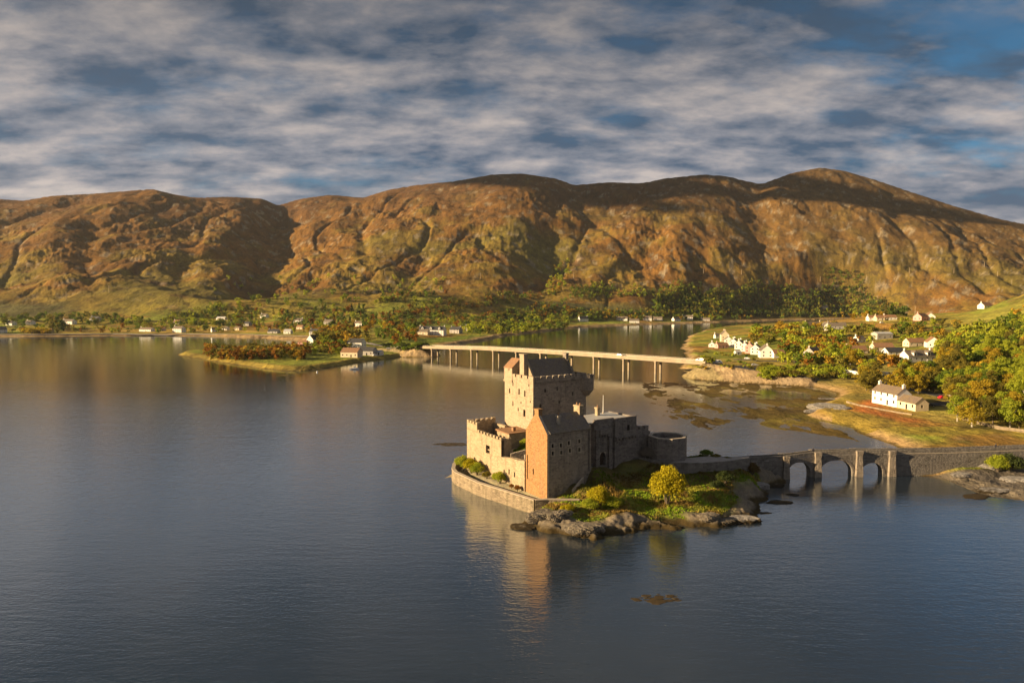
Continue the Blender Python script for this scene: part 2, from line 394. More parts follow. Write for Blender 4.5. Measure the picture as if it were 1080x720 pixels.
# hill and ground cover: colour stored per place, broken up procedurally
def ground_mat(name, s1, s2, s3, bstr, bdist, streak=None):
    m, t, out = new_mat(name); po = posco(t)
    at = t.add('ShaderNodeVertexColor', layer_name='ground_cover').outputs[0]
    n1 = t.noise(po, s1, 6, 0.6); n3 = t.noise(po, s3, 5, 0.7)
    p2 = t.add('ShaderNodeMapping', {'Vector': po, 'Scale': streak}).outputs[0] if streak else t.vmath('ADD', po, (31, 7, 0))
    n2 = t.noise(p2, s2, 6, 0.65, 0.3)
    v = t.ramp(n1, [(0, 0.62), (0.35, 0.78), (0.5, 1.0), (0.66, 1.22), (1, 1.35)])
    c = t.mix(1.0, at, v, blend='MULTIPLY')
    v2 = t.ramp(n2, [(0, (0.55, 0.58, 0.62)), (0.4, (0.82, 0.84, 0.86)), (0.6, (1.15, 1.13, 1.0)), (1, (1.35, 1.28, 0.95))])
    c = t.mix(1.0, c, v2, blend='MULTIPLY')
    v3 = t.ramp(n3, [(0, 0.55), (0.4, 0.8), (0.6, 1.18), (1, 1.45)])
    c = t.mix(1.0, c, v3, blend='MULTIPLY')
    if streak:      # rock outcrops and dark heather flecks
        n4 = t.noise(t.vmath('ADD', po, (77, 13, 5)), 0.035, 8, 0.72)
        c = t.mix(t.ramp(n4, [(0, 0), (0.6, 0), (0.66, 0.4), (1, 0.5)]), c, (0.23, 0.185, 0.12))
        c = t.mix(t.ramp(n4, [(0, 0.8), (0.40, 0.65), (0.45, 0), (1, 0)]), c, (0.055, 0.04, 0.022))
        n2 = t.math('ADD', n2, t.math('MULTIPLY', n4, 1.6))
    h = t.math('ADD', t.math('MULTIPLY', n2, 0.6), t.math('MULTIPLY', n3, 0.4))
    principled(t, out, c, 0.95, h, bstr, bdist, 0.1)
    return m
M['hill'] = ground_mat('moorland', 0.018, 1.0, 0.22, 0.75, 4.5, (0.085, 0.022, 0.03))
M['isle'] = ground_mat('island_turf', 0.15, 0.6, 3.0, 0.6, 0.2)

# sea water
def water_mat():
    m, t, out = new_mat('loch_water'); po = posco(t)
    s_ = t.add('ShaderNodeSeparateXYZ', {0: po})
    # ruffled by the breeze in the open loch, calm close to the far shores
    calm_n = t.math('MULTIPLY', t.math('SUBTRACT', t.noise(t.add('ShaderNodeMapping', {'Vector': po, 'Scale': (0.4, 1, 1)}).outputs[0], 0.008, 4, 0.6), 0.5), 260)
    dist = t.math('ADD', t.math('ADD', s_.outputs[1], t.math('MULTIPLY', s_.outputs[0], 0.10)), calm_n)
    wind = t.ramp(t.math('DIVIDE', dist, 1000.0), [(0, 1), (0.27, 0.9), (0.40, 0.40), (0.6, 0.40), (1, 0.35)])
    m1 = t.add('ShaderNodeMapping', {'Vector': po, 'Rotation': (0, 0, R(8)), 'Scale': (0.3, 1.0, 1)}).outputs[0]
    m2 = t.add('ShaderNodeMapping', {'Vector': po, 'Rotation': (0, 0, R(-14)), 'Scale': (0.6, 1.0, 1)}).outputs[0]
    a = t.noise(m1, 0.8, 3, 0.55, 0.3); b = t.noise(m2, 2.0, 3, 0.6, 0.2); c = t.noise(m1, 0.12, 2, 0.5)
    h = t.math('ADD', t.math('ADD', t.math('MULTIPLY', a, 0.55), t.math('MULTIPLY', b, 0.38)), t.math('MULTIPLY', c, 0.5))
    bp = t.add('ShaderNodeBump', {'Height': h, 'Strength': t.math('MULTIPLY', wind, 0.36), 'Distance': 0.3})
    deep = t.mix(t.ramp(t.noise(po, 0.02, 4, 0.6), [(0, 0), (0.4, 0), (0.6, 1), (1, 1)]), (0.014, 0.024, 0.038), (0.022, 0.032, 0.045))
    body = t.add('ShaderNodeBsdfDiffuse', {'Color': deep})
    gl = t.add('ShaderNodeBsdfGlossy', {'Color': (0.88, 0.95, 1, 1), 'Roughness': t.math('ADD', t.math('MULTIPLY', wind, 0.035), 0.03), 'Normal': bp.outputs[0]})
    lw = t.add('ShaderNodeLayerWeight', {'Blend': 0.5, 'Normal': bp.outputs[0]}).outputs['Facing']
    fr = t.ramp(lw, [(0, 0.02), (0.45, 0.09), (0.6, 0.25), (0.71, 0.50), (0.85, 0.78), (1, 0.98)])
    ms = t.add('ShaderNodeMixShader', {0: fr, 1: body.outputs[0], 2: gl.outputs[0]})
    t.l.new(ms.outputs[0], out.inputs[0])
    return m
M['water'] = water_mat()
# ------------------------------------------------------------------ water
mb = MB(); mb.face([(-30000, -8000, 0), (30000, -8000, 0), (30000, 40000, 0), (-30000, 40000, 0)])
tag(mb.build('loch_water', M['water']), kind='structure')

# ------------------------------------------------------------------ mainland terrain
def chaikin(p, n=2):
    for _ in range(n):
        q = [p[0]]
        for a, b in zip(p, p[1:]):
            q += [(a[0] * .75 + b[0] * .25, a[1] * .75 + b[1] * .25), (a[0] * .25 + b[0] * .75, a[1] * .25 + b[1] * .75)]
        p = q + [p[-1]]
    return p
def PL(pts): return chaikin([P(x, y, 0) for x, y in pts])
north = [(-20000, 6000)] + PL([(-900, 357), (-400, 356), (0, 355), (60, 354.5), (130, 354), (200, 354), (260, 355.5), (300, 358), (322, 360), (318, 363), (290, 365.5), (255, 368), (220, 370), (195, 371.5),
    (184, 373.5), (198, 377), (225, 381), (249, 385), (291, 391), (322, 391.5), (355, 386.5), (387, 381), (420, 377), (440, 375), (452, 373.5), (462, 370), (478, 365), (495, 361.5), (511, 359.6), (543, 352.5), (579, 349.3), (600, 346.6), (618, 344.5),
    (659, 343), (706, 341.4), (760, 339.6), (800, 338.2), (840, 337.2), (900, 336)]) + [(1100, 1520), (2400, 1300), (20000, 1000), (20000, 9000), (-20000, 9000)]
dornie = [(1800, 2100)] + PL([(900, 338.3), (850, 340), (800, 342), (765, 344.7), (745, 348), (727, 354), (719, 362), (720, 370), (727, 377), (718, 385), (713, 389.5), (735, 392), (760, 394), (787, 396.3), (820, 402), (850, 407), (872, 411), (884, 416), (872, 422),
    (856, 428), (846, 435), (850, 441), (872, 445), (893, 450), (905, 457), (925, 464), (945, 470), (953, 480), (948, 498), (975, 503), (1000, 506), (1012, 514), (1035, 522), (1080, 529), (1300, 545), (1700, 560)]) + [(3000, 200), (9000, 1500), (9000, 3000)]
flats = PL([(668, 400), (700, 402), (760, 396), (800, 399), (860, 409), (890, 418), (850, 440), (905, 458), (950, 472), (960, 482), (900, 470), (840, 468), (780, 462), (735, 458), (690, 448), (672, 420)])
pool = PL([(735, 465), (770, 455), (830, 453), (880, 461), (938, 471), (932, 482), (742, 482)])
flat2 = PL([(100, 372), (184, 371), (200, 378), (250, 388), (330, 396), (300, 400), (200, 388), (120, 380)])

RIDGE = [(-700, 250), (-300, 225), (-120, 205), (0, 211), (30, 213), (60, 208), (100, 206), (165, 201), (190, 207), (210, 210), (245, 209), (280, 211), (295, 218), (320, 211), (350, 207), (385, 210), (410, 202), (440, 197), (480, 193), (520, 186), (550, 185),
    (585, 190), (605, 197), (640, 194), (675, 195), (700, 190), (740, 186), (765, 188), (785, 193), (800, 196), (830, 185), (860, 179), (885, 182), (920, 192), (950, 202), (1000, 218), (1050, 232), (1080, 238), (1200, 262), (1500, 300), (1800, 310)]
RDIST = [(-700, 2300), (0, 2250), (230, 2350), (290, 2550), (330, 2700), (420, 2650), (550, 2500), (620, 2600), (700, 2500), (780, 2520), (830, 2620), (870, 2680), (1000, 2500), (1100, 2350), (1800, 2000)]
FDIST = [(-700, 1050), (0, 1130), (200, 1150), (350, 1180), (480, 1250), (600, 1370), (700, 1450), (820, 1500), (900, 1480), (1080, 1380), (1800, 1250)]
rp, ry = map(np.array, zip(*RIDGE)); dp, dd = map(np.array, zip(*RDIST)); fp, fd = map(np.array, zip(*FDIST))
_fa = np.arange(-800, 1900, 5.0)
def _soft(xs, ys, wk):
    k = np.hanning(wk); k /= k.sum(); v = np.interp(_fa, xs, ys); return np.convolve(np.pad(v, wk // 2, mode='edge'), k, mode='valid')
_D, _F, _Rr = _soft(dp, dd, 35), _soft(fp, fd, 35), _soft(rp, ry, 13)
# knolls and spurs on the hillside: picture column, distance, half-width across, half-length, height
KNOLLS = [(262, 1270, 150, 70, 62), (60, 1800, 170, 260, 60), (150, 1620, 120, 200, 40), (225, 1500, 80, 160, 30), (500, 1700, 120, 210, 55), (440, 2050, 150, 200, 55), (655, 1780, 95, 170, 60), (610, 2100, 120, 160, 45), (690, 2080, 130, 170, 70),
    (560, 2200, 110, 160, 45), (360, 1800, 160, 240, 45), (820, 2350, 70, 130, 50), (900, 2250, 120, 200, 45), (1000, 2050, 140, 260, 55), (860, 1850, 140, 200, 35), (1080, 1900, 160, 200, 45), (585, 1440, 130, 60, 22), (30, 2100, 90, 200, 45), (540, 1950, 60, 120, 30), (385, 2450, 110, 160, 40)]
# ravines: picture column at top and bottom, distance at top and bottom, half-width, depth
RAVINES = [(300, 265, 2500, 1350, 80, 90), (470, 420, 2200, 1500, 28, 26), (585, 560, 2350, 1450, 45, 34), (700, 640, 2200, 1550, 45, 42), (790, 830, 2400, 1700, 70, 45), (205, 190, 2000, 1400, 30, 26), (930, 980, 2500, 1750, 40, 35), (350, 330, 2400, 1500, 28, 24), (1010, 1040, 2300, 1700, 28, 26), (745, 735, 2250, 1700, 26, 22), (100, 90, 2000, 1350, 28, 20)]

_q0 = np.array(P(694, 393.7, 0)); _q1 = np.array(P(475, 377.4, 0)); _db = (_q1 - _q0) / np.linalg.norm(_q1 - _q0)
def mound(X, Y, t0, t1, z0, z1, slope):
    """ramp of rubble carrying the road down from the bridge end"""
    a = _q0 + _db * t0; s = (X - a[0]) * _db[0] + (Y - a[1]) * _db[1]; q = (X - a[0]) * -_db[1] + (Y - a[1]) * _db[0]
    sg = 1 if t1 > t0 else -1; L = abs(t1 - t0); s = s * sg
    top_ = z0 + (z1 - z0) * np.clip(s / L, 0, 1)
    out_ = np.maximum(np.abs(q) - 5.6, 0) + np.maximum(-s, 0) + np.maximum(s - L, 0)
    return top_ - out_ * slope + .35 * fbm(X, Y, 4, 3, 99) * (out_ > 0)
FOOTHILLS = [(400, 1330, 140, 80, 26), (480, 1400, 120, 90, 30), (150, 1300, 120, 80, 24), (60, 1380, 150, 100, 26), (560, 1480, 110, 70, 24), (660, 1580, 130, 90, 26), (780, 1640, 130, 90, 26), (950, 1620, 150, 100, 32), (1040, 1520, 140, 110, 36), (330, 1420, 110, 80, 26)]
def land(X, Y):
    """ground height of the mainland"""
    a = 540 + 720 * X / Y
    sdn = poly_sd(X, Y, north); sdd = poly_sd(X, Y, dornie)
    sd = np.maximum(sdn, sdd)
    wob = fbm(X, Y, 55, 4, 3, .55) * 9.0 * sst(300, 700, Y) + fbm(X, Y, 12, 3, 5) * 1.8
    sd = sd + wob
    inl = np.maximum(sd, 0)
    z = 2.4 * sst(0, 9, sd) + 0.004 * inl + np.minimum(inl, 60) * 0.012
    z = z + fbm(X, Y, 60, 4, 11) * 1.2 * sst(10, 60, inl) + fbm(X, Y, 6, 3, 12) * 0.25 * sst(2, 12, inl)
    # north side: fields rising to the hill foot, then the hills
    Dr = np.interp(a, _fa, _D); Df = np.interp(a, _fa, _F)
    zr = CAMH + (318 - np.interp(a, _fa, _Rr)) * Dr / 720 * 0.985
    t = (Y - Df) / (Dr - Df)
    # fields
    zf = 22 * sst(30, 330, sdn) * sst(-0.6, 0.1, t) * (0.8 + 0.5 * fbm(X, Y, 160, 3, 31))
    tt = np.clip(t, 0, 1)
    g = 0.58 * tt ** 1.8 + 0.42 * sst(0, 1, tt)
    g = np.where(t > 1, 1 - 0.55 * np.minimum(t - 1, 1.4), g)
    hill = np.where(t > 0, (zr - 24) * g, 0)
    mask = sst(0.0, 0.3, t) * (1 - 0.62 * sst(0.72, 1.0, t))
    rel = (ridged(X, Y * 1.0, 560, 3, 41, 0.42) - 0.62) * 26
    rel = rel + (ridged(X * .32 + fbm(X, Y, 300, 2, 43) * 60, Y, 95, 3, 45, .5) - .6) * 4
    rel = rel + (ridged(X, Y * 1.15, 210, 3, 55, 0.5) - 0.6) * 12 * (0.4 + 0.9 * sst(-0.2, 0.3, fbm(X, Y, 500, 2, 57)))
    rel = rel + fbm(X, Y, 90, 3, 61, 0.5) * 8 + (ridged(X, Y * 1.2, 52, 4, 65, 0.65) - .6) * 8 * (.5 + sst(-.1, .3, fbm(X, Y, 260, 2, 69))) + fbm(X, Y, 20, 2, 68) * 2.2
    gq = gn(X / 150 + .8 * gn(X / 400, Y / 400, 94), Y / 620, 93); rel = rel - 7 * np.exp(-(gq * 12) ** 2)
    kn = 0
    for (ka, kd, kw, kl, kh) in KNOLLS:
        kx = (ka - 540) / 720 * kd
        r2 = ((X - kx) / kw) ** 2 + ((Y - kd) / kl) ** 2
        kn = kn + .42 * kh * np.exp(-r2 ** 1.4 * 0.9)
    for (ka, kd, kw, kl, kh) in FOOTHILLS:
        kx = (ka - 540) / 720 * kd
        kn = kn + kh * np.exp(-(((X - kx) / kw) ** 2 + ((Y - kd) / kl) ** 2) ** 1.2 * .9)
    for (a0, a1, d0, d1, rw, rd) in RAVINES:
        s = np.clip((Y - d0) / (d1 - d0), 0, 1)
        ac = (a0 - 540) / 720 * d0 + s * ((a1 - 540) / 720 * d1 - (a0 - 540) / 720 * d0) + 35 * gn(Y / 260, Y * 0 + ka, 77)
        kn = kn - .36 * rd * np.exp(-((X - ac) / rw) ** 2) * sst(-0.15, 0.15, (Y - d1) / (d0 - d1)) * (1 - sst(0.8, 1.1, (Y - d1) / (d0 - d1)))
    far = sst(20, 200, sdn)
    z = z + far * (zf + hill + rel * mask) + kn * sst(10, 150, sdn) * (1 - 0.8 * sst(0.85, 1.05, t))
    # Dornie: low hill behind the village and the wooded slope on the right
    dd_ = np.maximum(sdd, 0)
    v = 20 * sst(40, 300, dd_) * sst(430, 800, Y) * (1 - sst(1200, 1700, Y)) + 10 * np.exp(-(((X - 390) / 110) ** 2 + ((Y - 800) / 130) ** 2))
    ed = X - (0.55 * Y + 75)                       # distance to the right of the slope's foot
    slope = 95 * sst(-25, 230, ed) * sst(120, 300, Y) * (1 - sst(560, 1300, Y)) + 5 * fbm(X, Y, 45, 3, 71) * sst(0, 60, ed)
    z = z + np.where(sdd > 0, v + slope, 0) * sst(2, 40, sdd)
    fr_ = (1 - sst(172, 182, Y)) * (a > 930)              # low rocks in front of the causeway
    z = z * (1 - fr_ * .72) + fr_ * (ridged(X, Y, 5, 4, 73, .6) - .35) * .9 * sst(0, 3, sd)
    # seabed and the seaweed flats that break the surface
    bed = -0.25 + sd * 0.06
    fl = poly_sd(X, Y, flats); f2 = poly_sd(X, Y, flat2); pl = poly_sd(X, Y, pool)
    weedn = fbm(X, Y * 0.5, 16, 5, 81, 0.6); weed2 = fbm(X, Y * 0.5, 30, 4, 91, 0.6)
    w1 = -0.07 + weedn * 0.6 + fbm(X, Y * .45, 5, 3, 85, .6) * .22 + 0.06 * sst(0, 25, fl) + .25 * (1 - sst(2, 26, -sdd)) - 0.6 * sst(-4, 6, pl) - 0.5 * (1 - sst(-6, 8, fl))
    w2 = -0.16 + weed2 * 0.5 - 0.5 * (1 - sst(-10, 10, f2))
    sea = np.maximum(np.maximum(w1, w2), bed)
    sea = np.where(w1 > 0, w1 * 0.5, np.where(w2 > 0, w2 * 0.4, sea))
    res = np.where(sd > 0, np.maximum(z, np.maximum(sea, 0.05 * sd)), sea)
    md = np.maximum(mound(X, Y, -33, -95, 9.0, 3.6, .62), mound(X, Y, 221, 285, 7.8, 3.4, .5))
    return np.maximum(res, md), sdn, sdd, sd, t, fl

COLS = np.linspace(-330, 1410, 1560)
ROWS = np.exp(np.linspace(math.log(135), math.log(5600), 860))
GA, GY = np.meshgrid(COLS, ROWS)
GX = (GA - 540) / 720 * GY
GZ, Gsdn, Gsdd, Gsd, Gt, Gfl = land(GX, GY)
# bring each part of the skyline to its measured height
app = (GZ - CAMH) / GY
far_rows = GY[:, 0] > 1500
cur = app[far_rows].max(0); want = (318 - np.interp(COLS, rp, ry)) / 720
fac = want / np.maximum(cur, 0.02)
for wk, b0, b1 in ((121, 0.1, 0.9), (13, 0.72, 1.0)):
    cur = ((GZ - CAMH) / GY)[far_rows].max(0); fac = want / np.maximum(cur, 0.02)
    ker = np.hanning(wk); ker /= ker.sum(); fac = np.convolve(np.pad(fac, wk // 2, mode='edge'), ker, mode='valid')
    GZ = np.where(Gsdn > 0, CAMH + (GZ - CAMH) * (1 + (fac[None, :] - 1) * sst(b0, b1, Gt)), GZ)

def ground(x, y):
    """terrain height by lookup"""
    a = 540 + 720 * x / y
    c = np.clip((a - COLS[0]) / (COLS[1] - COLS[0]), 0, len(COLS) - 1.001); r = np.clip((math.log(y) - math.log(135)) / (math.log(5600 / 135) / 859), 0, 858.999)
    c0, r0 = int(c), int(r); fc, fr = c - c0, r - r0
    return float(GZ[r0, c0] * (1 - fc) * (1 - fr) + GZ[r0, c0 + 1] * fc * (1 - fr) + GZ[r0 + 1, c0] * (1 - fc) * fr + GZ[r0 + 1, c0 + 1] * fc * fr)
GPY = 360 - 720 * ((GY * SP + (GZ - CAMH) * CP) / (GY * CP - (GZ - CAMH) * SP))
def G(px, py, dmin=0):
    """first ground point seen at this place of the picture"""
    c = int(round((px - COLS[0]) / (COLS[1] - COLS[0]))); c = max(0, min(len(COLS) - 1, c))
    col = GPY[:, c]; ok = np.where((col <= py) & (ROWS > dmin) & (GZ[:, c] > -0.05))[0]
    r = ok[0] if len(ok) else len(ROWS) - 1
    y = ROWS[r]; x = (px - 540) / 720 * y
    x = PY(px, py, y)[0]
    return (x, y, ground(x, y))

# ground cover colours
def mixc(c, col, f):
    return c * (1 - f[..., None]) + np.array(col)[None, None, :] * f[..., None]
slopeX = np.gradient(GZ, axis=1) / np.gradient(GX, axis=1); slopeY = np.gradient(GZ, axis=0) / np.gradient(GY, axis=0)
steep = np.sqrt(slopeX ** 2 + slopeY ** 2)
n1 = fbm(GX, GY, 420, 4, 101, 0.55); n2 = fbm(GX, GY, 110, 4, 111, 0.6); n3 = fbm(GX, GY, 35, 4, 121, 0.6)
C = np.zeros(GX.shape + (3,)) + np.array([0.18, 0.092, 0.024])                      # bracken
C = mixc(C, (0.20, 0.145, 0.03), sst(-0.15, 0.2, n2 + 0.4 * n1 + .5 * (.35 - Gt)) * .85)
C = mixc(C, (0.125, 0.115, 0.026), sst(0.0, 0.3, n1 - .3 * n2 + .4 * (0.4 - Gt)) * .7)                    # dry grass
C = mixc(C, (0.11, 0.058, 0.024), sst(0.05, 0.35, -n2 + 0.5 * n3 - 0.1))              # heather
hi = sst(0.5, 0.95, Gt) * np.clip(0.75 + n1 * 1.2, 0, 1)
C = mixc(C, (0.10, 0.052, 0.026), hi * 0.85)
C = mixc(C, (0.13, 0.085, 0.033), sst(650, 900, GA) * sst(0.25, 0.6, Gt) * 0.6)  # upper right hill recoloured to lift the tone of its cloud shade
C = mixc(C, (0.26, 0.22, 0.16), sst(0.16, 0.3, n3) * sst(0.35, 0.6, steep) * 0.7)     # rock
lowl = 1 - sst(-0.02, 0.12, Gt + 0.06 * n2)
field = fbm(GX, GY, 130, 3, 131)
lc = np.zeros(C.shape) + np.array([0.32, 0.26, 0.05])
lc = mixc(lc, (0.25, 0.28, 0.045), sst(-0.05, 0.1, field))
lc = mixc(lc, (0.32, 0.19, 0.05), sst(0.12, 0.3, n2))
lc = mixc(lc, (0.14, 0.12, 0.035), sst(0.1, 0.3, -n3))
C = C * (1 - lowl[..., None]) + lc * lowl[..., None]
def patch(col, pts, soft=6, f=1.0):
    global C
    poly = [G(x, y)[:2] for x, y in pts]
    s = poly_sd(GX, GY, poly) + 3 * n3
    C = mixc(C, col, sst(-soft, soft, s) * f)
patch((0.11, 0.105, 0.04), [(-60, 319), (72, 320), (80, 328), (40, 334), (-60, 335)], 25)
patch((0.15, 0.19, 0.03), [(428, 357), (500, 354.5), (500, 359), (478, 361.5), (440, 362), (425, 360)], 4)
patch((0.15, 0.14, 0.05), [(560, 318), (650, 321), (690, 330), (660, 336), (600, 333), (560, 325)], 20)
patch((0.38, 0.24, 0.06), [(868, 334), (900, 329), (940, 330), (925, 337), (890, 341), (868, 340)], 5)
patch((0.35, 0.2, 0.05), [(900, 340), (950, 342), (948, 348), (915, 349)], 5)
patch((0.15, 0.2, 0.03), [(935, 381), (990, 378), (995, 384), (960, 393), (930, 390)], 4)
patch((0.16, 0.2, 0.03), [(965, 431), (1010, 432), (1015, 440), (975, 436)], 4)
patch((0.22, 0.24, 0.04), [(744, 368), (800, 376), (800, 382), (745, 381)], 5)
patch((0.26, 0.25, 0.05), [(1000, 335), (1080, 318), (1120, 330), (1040, 345)], 15)
patch((0.28, 0.27, 0.05), [(250, 350), (330, 349), (345, 353), (260, 353.5)], 6)
patch((0.27, 0.25, 0.05), [(330, 345), (400, 347), (420, 352), (360, 352)], 6)
patch((0.36, 0.25, 0.06), [(60, 346), (330, 345), (330, 349), (60, 351)], 12)
# shores
Gsh = Gsd
shore = (1 - sst(3, 9, Gsh + 3 * n3)) * (Gsh > -30)
bigsh = (1 - sst(8, 22, Gsh + 8 * n3)) * (Gsh > -30) * (GY > 600) * (Gsdn > Gsdd)
C = mixc(C, (0.34, 0.235, 0.12), np.maximum(shore, bigsh))
spit = ((GA > 150) & (GA < 440) & (GY < 640)).astype(float)
C = mixc(C, (0.21, 0.23, 0.04), spit * sst(2, 8, Gsh))
C = mixc(C, (0.27, 0.21, 0.05), spit * sst(0, 3, Gsh) * (1 - sst(6, 14, Gsh)))
bank = ((Gsdd > -5) & (GY < 520) & (GY > 235)).astype(float)
C = mixc(C, (0.33, 0.26, 0.07), bank * sst(3, 9, Gsh) * 0.7)
marsh = bank * (GY < 300) * (GA > 880) * (1 - sst(20, 40, Gsdd))
C = mixc(C, (0.30, 0.22, 0.045), marsh * sst(-0.1, 0.1, n3 + 0.3)); C = mixc(C, (0.4, 0.14, 0.04), marsh * sst(14, 22, Gsdd) * sst(0, 0.2, n2 + 0.1))
md_ = np.maximum(mound(GX, GY, -33, -95, 9.0, 3.6, .62), mound(GX, GY, 221, 285, 7.8, 3.4, .5))
C = mixc(C, (0.36, 0.27, 0.17), (md_ >= GZ - .02).astype(float) * .8)
weedc = ((GZ < 0.32) & (GY < 640)).astype(float) * (1 - sst(0.5, 3, Gsh))
C = mixc(C, (0.12, 0.085, 0.025), weedc)
C = mixc(C, (0.16, 0.13, 0.03), weedc * sst(0.0, 0.35, n3))
C = mixc(C, (0.07, 0.045, 0.02), weedc * sst(0.05, 0.3, -n2))
C = mixc(C, (0.15, 0.13, 0.11), ((GY < 178) & (GA > 930)).astype(float) * sst(-.1, .5, Gsh))
C = np.clip(C * (1 + 0.18 * fbm(GX, GY, 12, 2, 141)[..., None]), 0.01, 0.9)
zmax = np.maximum(np.maximum(GZ[:-1, :-1], GZ[1:, 1:]), np.maximum(GZ[:-1, 1:], GZ[1:, :-1]))
land_o = grid_mesh('hills', GX, GY, GZ, (zmax > -0.02), M['hill'], C)
tag(land_o, kind='structure')

# unseen cloud slab added left of the view to shade the upper right hill
cxs = np.arange(-4300, -2250, 50.0); cys = np.arange(1300, 2600, 50.0)
CX, CY = np.meshgrid(cxs, cys)
cm_ = fbm(CX, CY, 900, 4, 401, .55) * .9 + fbm(CX, CY, 260, 3, 405, .6) * .45
edge_ = np.minimum(np.minimum(CX + 3900, -2280 - CX) / 350, np.minimum(CY - 1320, 2580 - CY) / 260)
den = cm_ + np.minimum(edge_, 1) * .5 - .24
kp_ = (den[:-1, :-1] > 0) & (den[1:, 1:] > 0) & (den[:-1, 1:] > 0) & (den[1:, :-1] > 0)
mcl, tcl, ocl = new_mat('shade_cloud_vapour')
tcl.l.new(tcl.add('ShaderNodeMixShader', {0: .5, 1: tcl.add('ShaderNodeBsdfDiffuse', {'Color': (.85, .85, .87, 1)}).outputs[0], 2: tcl.add('ShaderNodeBsdfTranslucent', {'Color': (.8, .8, .82, 1)}).outputs[0]}).outputs[0], ocl.inputs[0])
for sg, hgt in ((1, 70), (-1, 25)):
    o_ = grid_mesh('shade_clouds', CX, CY, 1500 + sg * hgt * np.sqrt(np.clip(den, 0, 1)) * (1 + .5 * fbm(CX, CY, 150, 3, 409)), kp_, mcl)
    tag(o_, kind='structure')
# ------------------------------------------------------------------ castle frame of reference
C0 = P(577, 525, 3.0)
TH = R(35); UX, UY = math.cos(TH), math.sin(TH)
def W2L(x, y):
    dx, dy = x - C0[0], y - C0[1]
    return (dx * UX + dy * UY, -dx * UY + dy * UX)
def L2W(u, v):
    return (C0[0] + u * UX - v * UY, C0[1] + u * UY + v * UX)

def panel(mb, o, h, n, W, H, ops, m=0, depth=0.35, panes=None):
    """flat wall W x H from corner o along h (facing n) with real openings (x0, x1, z0, z1); reveals go inwards"""
    o = Vector(o); h = Vector(h).normalized(); n = Vector(n).normalized(); up = Vector((0, 0, 1))
    xs = sorted({0.0, W} | {q for a in ops for q in a[:2]}); zs = sorted({0.0, H} | {q for a in ops for q in a[2:4]})
    pt = lambda x, z, d=0.0: o + h * x + up * z - n * d
    flip = h.cross(up).dot(n) < 0
    def q(pts):
        mb.face(pts[::-1] if flip else pts, m)
    for x0, x1 in zip(xs, xs[1:]):
        for z0, z1 in zip(zs, zs[1:]):
            mx, mz = (x0 + x1) / 2, (z0 + z1) / 2
            if any(a[0] < mx < a[1] and a[2] < mz < a[3] for a in ops): continue
            q([pt(x0, z0), pt(x1, z0), pt(x1, z1), pt(x0, z1)])
    for a in ops:
        x0, x1, z0, z1 = a[:4]
        for A, B in (((x0, z0), (x0, z1)), ((x1, z1), (x1, z0)), ((x0, z1), (x1, z1)), ((x1, z0), (x0, z0))):
            q([pt(*A), pt(*B), pt(*B, depth), pt(*A, depth)])
        if panes is not None:
            panes.append((pt(x0, z0, depth), pt(x1, z0, depth), pt(x1, z1, depth), pt(x0, z1, depth)))

def add_panes(panes, parent, mat='glass', name='window', frame=None):
    for p in panes:
        mb = MB(); a, b, c, d = [Vector(q) for q in p]
        nrm = (b - a).cross(d - a).normalized()
        mb.hexa([a, b, b + nrm * 0.05, a + nrm * 0.05], [d, c, c + nrm * 0.05, d + nrm * 0.05], 0)
        w_ = mb.build(name, M[mat], parent)
        if frame:
            fb = MB(); off = nrm * 0.06; e = (b - a).normalized(); t = 0.09
            out = -1
            for s in (1, -1):
                k = nrm * 0.07 * s
                fb.bar(a + k + Vector((0, 0, t / 2)), b + k + Vector((0, 0, t / 2)), 0.06, t); fb.bar(d + k - Vector((0, 0, t / 2)), c + k - Vector((0, 0, t / 2)), 0.06, t)
                mdl = (a + d) / 2; mdr = (b + c) / 2
                fb.bar(mdl + k, mdr + k, 0.05, 0.07)
                fb.bar((a + b) / 2 + k + Vector((0, 0, t)), (c + d) / 2 + k - Vector((0, 0, t)), 0.05, 0.06)
            fb.build('sash', M[frame], w_)

